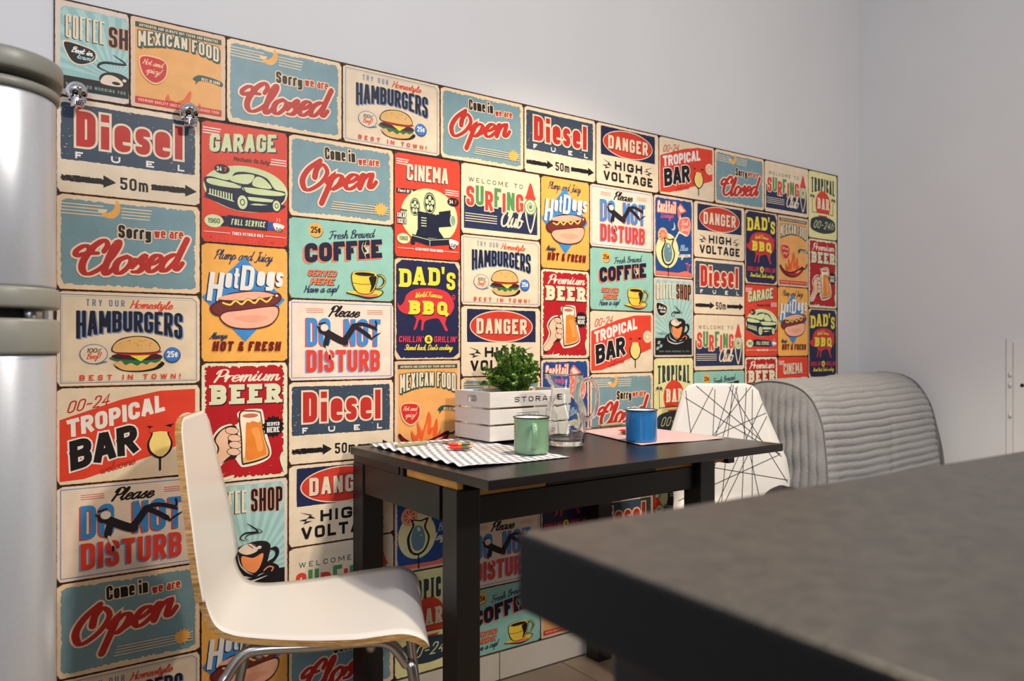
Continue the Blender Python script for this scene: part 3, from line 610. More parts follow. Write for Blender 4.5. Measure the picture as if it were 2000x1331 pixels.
def d_mex(short=False):
    H=100 if short else 140
    s=plate(100,H,(218,188,158),16,r=1,rim=(214,180,160)); OR=(228,166,98); R_=(196,44,52)
    s.jag(5,4,95,H-5,OR,.1,.5); mexparts(s,4,H-8,short)
    s.rect(5,5,95,12,R_); s.text("PREMIUM QUALITY 100% NATURAL DELICIOUS FOOD",8,7,92,10.2,(240,180,150),wt=.2,gap=.6)
    by=0 if not short else -29
    s.blob(f"64,{72+by} 70,{77+by} 82,{77+by} 95,{74+by} 95,{69+by} 82,{72+by} 71,{71+by} 67,{66+by} 67,{70+by}",(48,78,72)); s.text("BEST IN TOWN",73,71.4+by,93,75+by,CREAM,wt=.2,gap=.5,rot=-4)
    b2=0 if not short else -24
    s.blob(f"8,{76+b2} 14,{83+b2} 32,{82+b2} 38,{74+b2} 35,{60+b2} 24,{52+b2} 12,{60+b2}",(240,190,140)); s.blob(f"9.5,{76+b2} 15,{81.5+b2} 31.5,{80.5+b2} 36.5,{74+b2} 34,{61+b2} 24,{54+b2} 13.5,{61+b2}",R_)
    s.script("Hot and",12,73+b2,32,3,(244,190,150),w=.8,rot=-3); s.script("spicy!",15,64+b2,30,3.4,(244,190,150),w=.8,rot=-3)
    F1,F2=(226,94,44),(238,140,70)
    if short: s.blob("36,12 38,20 40,14 46,13",F1); s.blob("46,12 54,17 60,27 62,26 60,16 56,12",F1); s.blob("70,12 71,16 72,12",F1); return s
    s.blob("30,24 26,34 24,46 30,38 34,44 33,58 40,44 46,56 50,70 54,58 53,48 58,50 62,60 64,50 63,38 68,44 66,30 60,24",F1); s.blob("36,26 34,34 40,32 44,44 48,54 48,40 52,38 56,44 56,34 60,26",F2)
    s.blob("5,40 12,30 26,22 44,19 62,22 76,30 82,38 78,42 64,36 44,30 26,30 14,36 8,42",(70,16,24)); s.blob("8,38 16,30 30,24 46,21 62,24 74,31 78,37 64,33 44,27 26,27 14,33",(176,34,40)); s.blob("56,27 66,30 72,34 62,32",(240,170,150)); s.line("79,39 86,38 92,42 94,48",(40,50,36),2.6,3)
    return s
def d_cinema():
    s=plate(100,140,VRED,17,rim=(110,50,40)); D=(24,30,54)
    for i in range(3): s.rect(3,130-i*3,21-i,131.4-i*3,WHT); s.rect(76,97-i*3,97,98.2-i*3,WHT)
    s.text("CINEMA",18,104,80,126,CREAM,wt=.21,slant=.05,rot=1.5,sh=NAVY,off=(-1,-1.4),gap=1.8)
    s.pg("3,91.5 41,93 41,87 3,85",BLK); s.text("Finest Of The Fine!",5,86.8,39,91,WHT,wt=.18,slant=.2,gap=.5)
    s.ell(52,58,43,38,PALE,44)
    for x,y,rx,ry in ((30,69,7.5,12),(52,76,9,15)):
        s.ell(x,y,rx,ry,D); s.ell(x,y,rx*.9,ry*.9,PALE); s.ell(x,y,rx*.82,ry*.82,D)
        for k in range(5): a=2*PI*k/5+.3; s.ell(x+rx*.48*math.cos(a),y+ry*.48*math.sin(a),rx*.26,ry*.24,PALE,12)
        s.ell(x,y,rx*.14,ry*.14,PALE,8)
    s.pg("34,64 58,62 66,60 66,40 74,30 30,28 34,40",D); s.pg("62,62 88,64 88,48 62,44",D); s.ell(88,56,5,9,PALE); s.ell(88,56,3.6,7,(140,160,140)); s.pg("66,66 84,70 84,64 66,61",D)
    for i in range(4): s.rect(39,44+i*3.6,47,45.2+i*3.6,PALE)
    s.pg("26,32 52,28 86,32 88,24 82,22 52,18 24,24",D); s.line("26,30 52,26 86,30",PALE,.8); s.line("52,26 52,18",PALE,.8); s.pg("24,24 30,24 30,18 24,18",D); s.pg("82,22 88,24 88,16 82,16",D)
    s.text("CHEAP",4,53,17,59,WHT,wt=.2,out=BLK,ow=.7,gap=.6); s.text("TICKETS",4,45,17,51,WHT,wt=.18,out=BLK,ow=.7,gap=.6); s.text("Now",9,61.5,18,65,BLK,wt=.2)
    s.ell(88,82,9,6,(40,30,40)); s.text("24",82,79.5,87.5,84.5,WHT,wt=.2); s.text("7",90,79.5,93,84.5,VRED,wt=.25)
    s.ell(13,25,9.5,7,PALE); s.text("1960",7,22.5,19,28,(40,60,50),wt=.16)
    s.blob("82,29 96,27 94,21 89,17 84,19",WHT); s.text("Cafe",84.5,18.5,94,24,(40,60,50),wt=.18)
    s.rect(4,12,28,12.7,WHT); s.rect(74,12,96,12.7,WHT); s.text("ACTION·COMEDY·DRAMA·HORROR",30,10.5,72,14.2,WHT,wt=.2,gap=.4)
    s.specks(3,3,97,8,(120,30,30),30,.8); s.specks(3,10,97,137,WHT,20,.4); return s
def d_barp():
    s=plate(100,140,(226,220,160),18,rim=(70,50,30)); D=(44,58,66)
    wp=lambda x,y:(x,127-(127-y)*(1+.25*((x-50)/42)**2))
    s.text("TROPICAL",10,100,91,127,D,wt=.19,warp=wp,ser=.22,gap=3.4)
    s.ell(50,72,26,29,VRED,40); s.rect(22,50,78,55,(226,220,160)); s.rect(28,54,72,57,VRED)
    s.text("BAR",31,63,71,86,(232,222,190),wt=.24,ser=.3,gap=4.5,sh=(150,40,30),off=(-.8,-.8))
    palm(s,14,54,32,-1,D); palm(s,84,54,30,2,D); s.line("13,54 50,55.5 86,53",D,1.1)
    s.blob("7,30 14,42 50,48 86,42 93,30 88,18 50,12 12,18",D); s.text("00-24h",16,22,84,38,(222,216,170),wt=.1,slant=.45,gap=3.4)
    s.specks(3,3,97,137,(90,80,50),20,.5); return s

# ------------------------------------------------------------------ the room
H = .2; ZC = .953+.1413*H
LX = lambda x: x*H
LZ = lambda y: ZC+y*H
paint = mat('wall_paint', (206,207,211), rough=.6, noise=.025, nscale=3, bump=.05, bscale=90, spec=.3)
XW = 2.689; XL = -1.62; YF = -4.2; ZT = 2.72
struct(box('wall_back', (XL-.1, 0, 0, XW+.1, .1, ZT), paint)); struct(box('wall_right', (XW, YF, 0, XW+.1, 0, ZT), paint))
struct(box('wall_front', (XL-.1, YF-.1, 0, XW+.1, YF, ZT), mat('wall_brown_low_bounce', (118,104,92), rough=.6, noise=.03))); struct(box('wall_left', (XL-.1, YF, 0, XL, 0, ZT), paint)); struct(box('ceiling', (XL, YF, ZT, XW, 0, ZT+.1), mat('ceiling_paint',(214,214,214),rough=.8,noise=.02)))  # front wall out of view; its dark brown is chosen to lower bounce light
grout = mat('grout', (120,104,88), rough=.9, noise=.2, nscale=60)
fl = struct(box('floor', (XL, YF, -.1, XW, 0, -.003), grout))
tilem = mat('floor_tile_ceramic', (158,138,115), rough=.35, noise=.18, nscale=5, rgb2=(138,120,99), bump=.05, bscale=40)
tm = None
ts = .33
for i in range(0, 13):
    for j in range(0, 12):
        x0 = XL+.02+i*ts+.0; y1 = -.012-j*ts
        if x0+ts > XW: continue
        if tm is None:
            t0 = box('floor_tile', (0,0,-.012,ts-.004,ts-.004,0), tilem, fl, .0012); tm = t0.data; t0.location = (x0, y1-ts, 0)
        else:
            t = bpy.data.objects.new('floor_tile', tm); COL.objects.link(t); t.parent = fl; t.location = (x0, y1-ts, 0)
sk = struct(box('baseboard_back', (-.62, -.006, 0, XW-.0, -.0005, .078), grout))
skm = mat('skirting_ceramic', (204,194,180), rough=.35, noise=.08, nscale=6)
k0 = None; x = -.62+(.815-.62*0-(-.62)) % .33
x = .815-.33*4
while x < XW-.02:
    a, b = max(x, -.62), min(x+.327, XW)
    o = box('skirting_tile', (0,-.009,0.001,b-a,-.0,.0775), skm, sk, .0012); o.location = (a, -.001, 0); x += .33
sk2 = struct(box('baseboard_right', (XW-.01, YF, 0, XW-.0005, -.011, .078), skm))

# printed sign wall ---------------------------------------------------
bk = box('sign_backing_panel', (LX(-1.42), -.004, LZ(-4.51), LX(12.62), -.0005, LZ(3.452)), DARK_M)
tag(bk, 'dark brown backing panel that shows as thin joints between the retro signs', 'panel')
DES = {
 'closed': (d_closed, 'closed_sign', 'blue-grey Sorry We Are Closed', 'Closed'), 'open': (d_open, 'open_sign', 'blue-grey Come In We Are Open', 'Open'),
 'hamb': (d_hamb, 'hamburgers_sign', 'cream Hamburgers', 'Hamburgers'), 'diesel': (d_diesel, 'diesel_fuel_sign', 'slate-blue Diesel Fuel', 'Diesel Fuel'),
 'danger': (d_danger, 'danger_sign', 'navy and red Danger High Voltage', 'Danger'), 'dnd': (d_dnd, 'do_not_disturb_sign', 'cream Please Do Not Disturb', 'Do Not Disturb'),
 'coffee': (d_coffee, 'coffee_sign', 'teal Fresh Brewed Coffee', 'Fresh Brewed Coffee'), 'tropical': (d_tropical, 'tropical_bar_sign', 'wide red Tropical Bar', 'wide Tropical Bar'),
 'surf': (d_surf, 'surfing_club_sign', 'cream and navy Surfing Club', 'Surfing Club'), 'garage': (d_garage, 'garage_sign', 'red Garage with old car', 'Garage'),
 'hotdog': (d_hotdog, 'hot_dogs_sign', 'orange Hot Dogs', 'Hot Dogs'), 'beer': (d_beer, 'beer_sign', 'dark red Premium Beer', 'Beer'),
 'shop': (d_shop, 'coffee_shop_sign', 'teal Coffee Shop', 'Coffee Shop'), 'cocktail': (d_cocktail, 'cocktail_sign', 'blue Cocktail Lounge', 'Cocktail Lounge'),
 'dads': (d_dads, 'barbecue_sign', "navy Dad's BBQ", "Dad's BBQ"), 'mex': (d_mex, 'mexican_food_sign', 'orange Mexican Food', 'Mexican Food'),
 'cinema': (d_cinema, 'cinema_sign', 'red Cinema with projector', 'Cinema'), 'barp': (d_barp, 'tropical_bar_sign', 'tall pale Tropical Bar', 'tall Tropical Bar'),
 'shop_s': (lambda: d_shop(True), 'coffee_shop_sign', 'teal trimmed Coffee Shop', 'Coffee Shop'), 'mex_s': (lambda: d_mex(True), 'mexican_food_sign', 'short orange Mexican Food', 'Mexican Food')}
MESH = {}
ORD = ['first','second','third','fourth','fifth','sixth','seventh','eighth','ninth','tenth','eleventh','twelfth']
def put(des, x0, y0, x1, y1, label):
    fn, nm, adj, short = DES[des]
    if des not in MESH: s = fn(); MESH[des] = (s.done(nm), s.W, s.H)
    me, W, Hh = MESH[des]
    o = bpy.data.objects.new(nm, me); COL.objects.link(o)
    g = .003
    o.location = (LX(x0+g), -.0045, LZ(y0+g)); o.scale = ((x1-x0-2*g)*H/(W*UN), 1, (y1-y0-2*g)*H/(Hh*UN))
    tag(o, label, 'sign', 'printed retro signs covering the wall')
top = [('shop_s',-1.42,-.722),('mex_s',-.722,.278),('closed',.278,1.688),('hamb',1.688,3.098),('open',3.098,4.51),('diesel',4.51,5.915),('danger',5.915,7.322),('tropical',7.322,8.735),('closed',8.735,10.16),('surf',10.16,11.58)]
prev = 'the refrigerator'
for d, a, b in top:
    put(d, a, 2.455, b, 3.44, f'{DES[d][2]} top-row sign just right of {prev}'); prev = 'the '+DES[d][3]+' one'
LR = [2.45,1.452,.455,-.547,-1.56,-2.56,-3.55,-4.505]; PR = [2.445,1.055,-.305,-1.69,-3.12,-4.505]
cols = [('L',-1.405,0,['diesel','closed','hamb','tropical','dnd','open','hamb']),('P',0,1,['garage','hotdog','beer','shop','hotdog']),
 ('L',1,2.405,['open','coffee','dnd','diesel','danger','surf','closed']),('P',2.405,3.425,['cinema','dads','mex','cocktail','barp']),
 ('L',3.425,4.82,['surf','hamb','danger','closed','tropical','dnd','coffee']),('P',4.82,5.785,['hotdog','beer','cocktail','dads','mex']),
 ('L',5.785,7.195,['dnd','coffee','tropical','closed','danger','diesel','surf']),('P',7.195,8.18,['cocktail','shop','barp','cinema','garage']),
 ('L',8.18,9.58,['danger','diesel','surf','coffee','open','hamb','tropical']),('P',9.58,10.57,['dads','garage','beer','hotdog','cocktail']),
 ('P',10.57,11.57,['mex','hotdog','cinema','barp','shop']),('P',11.57,12.58,['barp','beer','dads','shop','garage'])]
for ci, (k, a, b, ds) in enumerate(cols):
    R = LR if k == 'L' else PR
    if ci == 11: R = [3.44,2.075,.665,-.755,-2.16,-3.5]
    ab = None
    for i, d in enumerate(ds):
        if ab is None: lab = f'{DES[d][2]} sign at the far top right corner of the sign wall' if ci == 11 else f'{DES[d][2]} sign under the top row, {ORD[ci]} column from the refrigerator'
        else: lab = f'{DES[d][2]} sign below {ab}, {ORD[ci]} column from the refrigerator'
        put(d, a, R[i+1], b, R[i], lab); ab = DES[d][3]

# wall box on the right wall -----------------------------------------
wb = thing('wall_cabinet', 'white flush metal service panel on the right wall with small hinges', 'panel', (XW-.001, -.90, .556))
wm = mat('panel_white', (208,208,209), rough=.45, noise=.02)
box('frame', (-.004, 0, 0, 0, .325, .432), wm, wb, .001); box('panel_door', (-.009, .012, .012, -.0042, .300, .420), wm, wb, .001)
for z in (.30,.262,.15): 
    o = tube('hinge', [(-.007,.311,z-.008),(-.007,.311,z+.008)], .004, wm, wb, 8)
tube('lock', [(-.0095,.27,.262),(-.0125,.27,.262)], .006, mat('lock_black',(30,30,30),rough=.4), wb, 12)

# ------------------------------------------------------------------ refrigerator
silver = mat('fridge_silver', (196,200,208), rough=.32, metal=.55, noise=.04, nscale=200, spec=.5)
fgrey = mat('fridge_grey_plastic', (128,128,120), rough=.38, noise=.03, nscale=60)
fdark = mat('fridge_gasket', (26,26,26), rough=.6)
fr = thing('refrigerator', 'silver refrigerator with rounded grey-trimmed doors at the left edge', 'refrigerator', (-.93, 0, 0))
XR = .604   # right side of the body in local x
def rounded(name, x0, x1, yf, yb, z0, z1, r, m, bulge=.012, bev=.004, n=8, hole=False):
    # plan: front corners rounded, slightly convex front; front faces -y
    P = []
    for i in range(n+1):
        a = PI+ (PI/2)*i/n; P.append((x0+r+r*math.cos(a), yf+r+r*math.sin(a)))
    for i in range(1, 8):
        t = i/8; P.append((x0+r+(x1-x0-2*r)*t, yf-bulge*math.sin(PI*t)))
    for i in range(n+1):
        a = 1.5*PI+(PI/2)*i/n; P.append((x1-r+r*math.cos(a), yf+r+r*math.sin(a)))
    P += [(x1, yb), (x0, yb)]; k = len(P)
    V = [(p[0],p[1],z0) for p in P]+[(p[0],p[1],z1) for p in P]
    Fc = [tuple(range(k))[::-1], tuple(range(k, 2*k))]+[(i,(i+1)%k,k+(i+1)%k,k+i) for i in range(k)]
    o = mesh(name, V, Fc, m, fr); bevel(o, bev, 2)
    for p in o.data.polygons: p.use_smooth = abs(p.normal.z) < .5 and len(p.vertices) == 4
    return o
box('cabinet_body', (.012, -.60, .02, XR-.006, -.03, 1.318), silver, fr, .006)
rounded('top_cap', 0, XR+.008, -.70, -.06, 1.298, 1.325, .075, fgrey, bev=.006)
d = rounded('freezer_door', .004, XR, -.695, -.612, 1.03, 1.276, .07, silver); 
o = rounded('door_trim', 0, XR+.004, -.70, -.61, 1.276, 1.288, .073, fgrey); o.parent = d
o = rounded('door_trim', 0, XR+.004, -.70, -.61, 1.003, 1.030, .073, fgrey); o.parent = d
rounded('gasket', .02, XR-.018, -.672, -.60, .98, 1.30, .06, fdark)
d = rounded('refrigerator_door', .004, XR, -.695, -.612, .10, .945, .07, silver)
o = rounded('door_trim', 0, XR+.004, -.70, -.61, .945, .990, .073, fgrey); o.parent = d
tube('hinge', [(XR-.03,-.655,.985),(XR-.03,-.655,1.008)], .012, mat('hinge_steel',(190,190,190),rough=.25,metal=1), fr)
box('plinth', (.02,-.60,0,XR-.02,-.05,.095), fdark, fr, .004)

# ------------------------------------------------------------------ chrome skull hooks
chrome = mat('chrome', (226,228,234), rough=.06, metal=1)
def skull(x, z, label, tilt):
    t = thing('skull_hook', label, 'hook', (x, -.006, z), 0, 'chrome skull hooks on the sign wall')
    def ellip(name, c, r, m, n=20):
        V=[];Fc=[]
        for i in range(n//2+1):
            a=PI*i/(n//2)
            for k in range(n):
                b=2*PI*k/n; V.append((c[0]+r[0]*math.sin(a)*math.cos(b), c[1]+r[1]*math.sin(a)*math.sin(b), c[2]+r[2]*math.cos(a)))
        for i in range(n//2):
            for k in range(n): Fc.append((i*n+k,(i+1)*n+k,(i+1)*n+(k+1)%n,i*n+(k+1)%n))
        return fixn(mesh(name,V,Fc,m,t,True))
    c = ellip('cranium', (0,-.024,.010), (.0205,.022,.019), chrome, 28)
    # dent eye sockets
    for v in c.data.vertices:
        for sx in (-.008,.008):
            d2=((v.co.x-sx)**2+(v.co.z-.002)**2)
            if v.co.y<-.03 and d2<.0062**2: v.co.y+=.008*(1-d2/.0062**2)
    dk = mat('skull_socket',(60,58,56),rough=.2,metal=1)
    for sx in (-.008,.008):
        e=ellip('eye_socket',(sx,-.0405,.002),(.0048,.003,.0052),dk,12)
    ellip('nose_socket',(0,-.0445,-.006),(.002,.002,.003),dk,10)
    V,Fc=box_vf(-.0105,-.043,-.026,.0105,-.018,-.004); j=mesh('jaw',V,Fc,chrome,t,True); bevel(j,.004,3)
    for p in j.data.polygons: p.use_smooth=True
    box('cheek_bone',(-.0165,-.036,-.012,.0165,-.018,-.003),chrome,t,.003)
    for k in range(4): box('tooth',(-.008+k*.0042,-.0445,-.021,-.0045+k*.0042,-.041,-.015),chrome,t,.0006)
    tube('mount',[(0,-.022,0),(0,.0,0)],.006,chrome,t,10)
    t.rotation_euler=(0,tilt,.25); return t
skull(-.252, 1.468, 'chrome skull hook on the wall right beside the refrigerator', .05)
skull(-.036, 1.466, 'chrome skull hook at the corner of the Mexican Food and Garage signs', -.05)

# ------------------------------------------------------------------ dining table
blk = mat('table_black_wood', (24,21,21), rough=.3, noise=.35, nscale=9, stretch=(1,6,6), bump=.04, bscale=30, spec=.55)
blk2 = mat('table_black_edge', (17,15,15), rough=.4, noise=.2, nscale=12)
pine = mat('runner_pine', (206,150,66), rough=.5, noise=.2, nscale=14, stretch=(1,1,8))
tb = thing('dining_table', 'black extendable dining table against the sign wall with pale wood runners', 'table', (.345, -.038, 0), math.radians(1.2))
TZ = .708
o = box('tabletop', (0, -.604, TZ-.019, .915, 0, TZ), blk, tb, .0015)
box('extension_leaf', (.004, -.245, TZ-.037, .83, -.012, TZ-.0195), blk2, tb, .001)
for (x0,y0) in ((.0,-.062),(.0,-.488),(.775,-.062),(.716,-.500)):
    box('leg', (x0+.004, y0, 0, x0+.060, y0+.055, TZ-.0375), blk2, tb, .002)
zz = (.600, TZ-.0385)
box('apron', (.008,-.415,zz[0],.028,-.06,zz[1]), blk2, tb, .001); box('apron', (.806,-.415,zz[0],.826,-.06,zz[1]), blk2, tb, .001)
box('apron', (.06,-.482,zz[0]-.003,.716,-.462,.653), blk2, tb, .001); box('apron', (.06,-.03,zz[0],.775,-.012,zz[1]), blk2, tb, .001)
box('runner', (.012,-.475,TZ-.0385,.028,-.268,TZ-.0195), pine, tb, .002)
box('runner_stop', (.006,-.262,TZ-.0385,.03,-.248,TZ-.0195), blk2, tb, .001)
box('runner', (.062,-.478,.6535,.238,-.462,TZ-.0195), pine, tb, .001)
box('runner', (.58,-.478,.6535,.714,-.462,TZ-.0195), pine, tb, .001)
box('runner', (.774,-.478,.6535,.84,-.462,TZ-.0195), pine, tb, .001)
box('runner_stop', (.841,-.49,TZ-.058,.868,-.45,TZ-.0195), blk2, tb, .001)
box('runner_stop', (.240,-.478,.6535,.578,-.462,TZ-.0195), blk2, tb, .001)

# ------------------------------------------------------------------ bent plywood chairs
lam = mat('white_laminate', (212,211,210), rough=.32, noise=.015, nscale=4, spec=.5)
ply = mat('plywood_edge', (192,150,92), rough=.55, rgb2=(142,104,56), nscale=220, stretch=(.15,.15,1))
steel = mat('brushed_steel', (176,176,178), rough=.24, metal=1, noise=.05, nscale=90)
def chair(name, label, loc, rz, zs=0.0, top=.83, pattern=None, wt=.125, wb=.205, ws=.2, wr=.18, bx=-.262):
    t = thing(name, label, 'chair', loc, rz)
    prof = [(.205,.402),(.197,.420),(.178,.433),(.15,.439),(.08,.434),(0,.430),(-.09,.430),(-.145,.434),(-.176,.449),(-.194,.482),(-.203,.53),(-.202+(bx+.202)*.33,.62),(-.202+(bx+.202)*.68,.72),(bx,top)]
    P = catmull([(x,0,z+zs) for x,z in prof], 5); n = len(P)
    L = [0]
    for i in range(1, n): L.append(L[-1]+(P[i]-P[i-1]).length)
    tot = L[-1]
    key = [(0,ws-.035),(.01,ws-.012),(.03,ws-.003),(.06,ws),(.15,ws-.002),(.34,wr+.004),(.38,wr-.006),(.43,wr-.014),(.455,wr-.014),(.462,wb-.004),(.50,wb),(.56,wb-.006),(tot-.06,wt+.008),(tot-.025,wt-.002),(tot-.008,wt-.02),(tot,wt-.045)]
    def wd(s):
        for (a,wa),(b,wb_) in zip(key, key[1:]):
            if s <= b: return wa+(wb_-wa)*(s-a)/(b-a)
        return key[-1][1]
    ss = sorted(set([round(v,5) for v in L]+[k[0] for k in key if k[0] < tot])); ss[-1] = tot
    def at(s):
        for i in range(1, n):
            if s <= L[i]+1e-9:
                u = (s-L[i-1])/(L[i]-L[i-1]); return P[i-1].lerp(P[i], u), (P[i]-P[i-1]).normalized()
        return P[-1], (P[-1]-P[-2]).normalized()
    def surf(s, y, off=0):
        p, tg = at(s); e = 1e-3
        _, t2 = at(max(0,s-.006)); _, t3 = at(min(tot,s+.006)); tg = (t2+t3).normalized()
        nn = Vector((tg.z, 0, -tg.x));
        # gentle sideways dish on the back
        k_ = min(1, max(0, (s-.25)/.25)); dish = y*y*(.08+.2*k_*k_*(3-2*k_))
        return p+nn*(off+dish)+Vector((0,y,0))
    m = 12; V = []; Fc = []; MI = []
    for side in (0, 1):
        for s_ in ss:
            w_ = wd(s_)
            for j in range(m+1): V.append(surf(s_, w_*(2*j/m-1), 0 if side == 0 else -.0115))
    R_ = len(ss); idx = lambda sd,i,j: sd*R_*(m+1)+i*(m+1)+j
    for i in range(R_-1):
        for j in range(m):
            Fc.append((idx(0,i,j),idx(0,i+1,j),idx(0,i+1,j+1),idx(0,i,j+1))); MI.append(0)
            Fc.append((idx(1,i,j),idx(1,i,j+1),idx(1,i+1,j+1),idx(1,i+1,j))); MI.append(0)
        Fc.append((idx(0,i,0),idx(1,i,0),idx(1,i+1,0),idx(0,i+1,0))); MI.append(1)
        Fc.append((idx(0,i,m),idx(0,i+1,m),idx(1,i+1,m),idx(1,i,m))); MI.append(1)
    for j in range(m):
        Fc.append((idx(0,0,j),idx(0,0,j+1),idx(1,0,j+1),idx(1,0,j))); MI.append(1)
        Fc.append((idx(0,R_-1,j),idx(1,R_-1,j),idx(1,R_-1,j+1),idx(0,R_-1,j+1))); MI.append(1)
    sh = mesh('seat_shell', V, Fc, [lam, ply], t, False, MI)
    for p in sh.data.polygons: p.use_smooth = MI[p.index] == 0
    if pattern:
        V = []; Fc = []
        for (s0,y0,s1,y1) in pattern:
            N = 26; pr = None
            d = Vector((s1-s0, y1-y0)).normalized(); q = Vector((-d.y, d.x))*.0011
            for i in range(N+1):
                u = i/N; s_ = s0+(s1-s0)*u; y = y0+(y1-y0)*u
                if abs(y) > wd(max(0,min(tot,s_)))-.001 or s_ > tot-.001 or s_ < .001: pr = None; continue
                a = surf(s_+q.x, y+q.y, .0007); b = surf(s_-q.x, y-q.y, .0007); k = len(V); V += [a,b]
                if pr is not None: Fc.append((pr,pr+1,k+1,k))
                pr = k
        mesh('printed_lines', V, Fc, mat('print_black',(24,24,26),rough=.4), t)
    zt = .415+zs
    for sy in (-1, 1):
        y = sy*.155
        tube('side_frame', [(-.235,y*1.22,.012),(-.215,y*1.2,.10),(-.165,y*1.1,.33),(-.150,y*1.05,zt-.045),(-.125,y,zt-.014),(-.09,y,zt-.006),(0,y,zt-.007),(.09,y,zt-.004),(.135,y,zt-.012),(.165,y,zt-.05),(.18,y*1.03,.33),(.215,y*1.12,.012)], .0105, steel, t, 12, 4)
        for xx in (-.235,.215):
            pass
        tube('rubber_foot', [(-.236,y*1.22,0),(-.234,y*1.22,.02)], .0135, mat('rubber',(24,24,24),rough=.7), t, 10)
        tube('rubber_foot', [(.2155,y*1.12,0),(.2145,y*1.12,.02)], .0135, MATS['rubber'], t, 10)
    for xx in (-.10,.10): tube('cross_bar', [(xx,-.155,zt-.017),(xx,.155,zt-.017)], .009, steel, t, 10)
    return t
chair('dining_chair', 'plain white bent-plywood chair with its seat tucked under the table', (.158,-.330,0), math.radians(-25.4), zs=0, top=.823, wt=.118, ws=.215, wb=.175, wr=.158, bx=-.247)
rr = random.Random(7)
pat = []
edge = lambda a: (.62+.30*math.cos(a), .26*math.sin(a))
for i in range(18):
    a = rr.random()*2*PI; b = a+PI+rr.uniform(-.9,.9); p, q = edge(a), edge(b); pat.append((p[0],p[1],q[0],q[1]))
for i in range(8):
    a = rr.random()*2*PI; b = a+PI+rr.uniform(-.8,.8); pat.append((.2+.22*math.cos(a), .22*math.sin(a), .2+.22*math.cos(b), .22*math.sin(b)))
th2 = math.atan2(-.817,-.577)
chair('dining_chair', 'white bent-plywood chair printed with crossing black lines at the far table end', (1.411, -.396, 0), th2, zs=0.0, top=.838, pattern=pat, wt=.125, wb=.203, ws=.19, wr=.18)

# ------------------------------------------------------------------ armchair under a quilted cover
grey = mat('quilted_grey_cotton', (146,147,150), rough=.9, noise=.14, nscale=160, bump=.5, bscale=260, spec=.2)
af = thing('armchair', 'armchair with a tall back under a grey quilted cover in the room corner', 'armchair', (.0,.022,0))
def backprof(u):
    # u 0..1 left to right ; returns list of (y,z)
    a = [(-.436,.30),(-.438,.51),(-.428,.65),(-.414,.72),(-.383,.782),(-.335,.820),(-.26,.838),(-.17,.832),(-.10,.79),(-.07,.70),(-.055,.50),(-.05,.30)]
    b = [(-.425,.30),(-.407,.53),(-.380,.66),(-.360,.73),(-.330,.785),(-.290,.828),(-.225,.852),(-.15,.842),(-.09,.80),(-.065,.70),(-.055,.50),(-.05,.30)]
    return [(p[0]*(1-u)+q[0]*u, p[1]*(1-u)+q[1]*u) for p,q in zip(a,b)]
NX, NS = 70, 26
V=[];Fc=[];rw=random.Random(3)
X0,X1=1.800,2.620
rowsP=None
for i in range(NX+1):
    u=i/NX; pr=catmull([(0,y,z) for y,z in backprof(u)],32)
    if rowsP is None: nP=len(pr)
    s=0
    for j,p in enumerate(pr):
        if j: s+=(p-pr[j-1]).length
        a=pr[max(j-1,0)]; b=pr[min(j+1,nP-1)]; tg=(b-a).normalized(); nn=Vector((0,-tg.z,tg.y))
        if nn.y*1.0 > 0 and j<nP//3: nn=-nn
        ed=min(u,1-u)*(X1-X0); shrink=0 if ed>.05 else .018*(1-ed/.05)**2
        q=abs(math.sin(PI*(s+.004*math.sin(u*5)+.0008*math.sin(u*23+s*9))/.0255))**.5*.0062
        wv=.006*math.sin(u*9+s*7)*math.sin(s*13+u*5)+.0016*math.sin(u*31+s*23)+.010*math.exp(-((u-.45-s*.25)/.02)**2)*-.35*max(0,math.sin(s*6))
        P=p+nn*(q+wv-shrink)
        V.append((X0+(X1-X0)*u, P.y, P.z))
for i in range(NX):
    for j in range(nP-1): Fc.append((i*nP+j,(i+1)*nP+j,(i+1)*nP+j+1,i*nP+j+1))
cv=mesh('back_cover',V,Fc,grey,af,True)
# end panels (vertical channels)
for nm,xe,dr,u in (('end_panel',X0,-1,0),('end_panel',X1,1,1)):
    pr=catmull([(0,y,z) for y,z in backprof(u)],14); ctr=Vector((0,-.24,.40)); V=[];Fc=[];M_=64; npn=len(pr)
    for k in range(M_+1):
        f=k/M_
        for p in pr:
            q=ctr.lerp(p,1-f)
            if k==M_: q=ctr.copy()
            bul=.026*(1-(1-f)**2.2)
            ch=abs(math.sin(PI*(q.y+.006*math.sin(q.z*14))/.0265))**.5*.006+.003*math.sin(q.z*60+q.y*20)*math.sin(q.y*25)
            V.append((xe+dr*(bul+ch*min(1,f*8)),q.y,q.z))
    for k in range(M_):
        for j in range(npn-1): Fc.append((k*npn+j,k*npn+j+1,(k+1)*npn+j+1,(k+1)*npn+j))
    fixn(mesh(nm,V,Fc,grey,af,True))
pr=catmull([(0,y,z) for y,z in backprof(0)],6)[2:50]
tube('piping',[(X0-.002,p.y-.001,p.z+.001) for p in pr],.0018,mat('piping_grey',(120,120,124),rough=.9),af,8)
seatV,seatF=box_vf(1.80,-.95,.12,2.61,-.44,.40); st=mesh('seat',seatV,seatF,grey,af); bevel(st,.05,4)
for p in st.data.polygons: p.use_smooth=True
box('base',(1.82,-.92,.03,2.59,-.08,.30),grey,af,.02)
for x0 in (1.84,2.53):
    for y0 in (-.90,-.14): box('foot',(x0,y0,0,x0+.04,y0+.04,.032),fdark,af,.003)
bg = thing('bag', 'small dark brown rounded bag lying on the seat of the line-patterned chair', 'bag', (1.556,-.425,.4335), .4)
V=[];Fc=[]
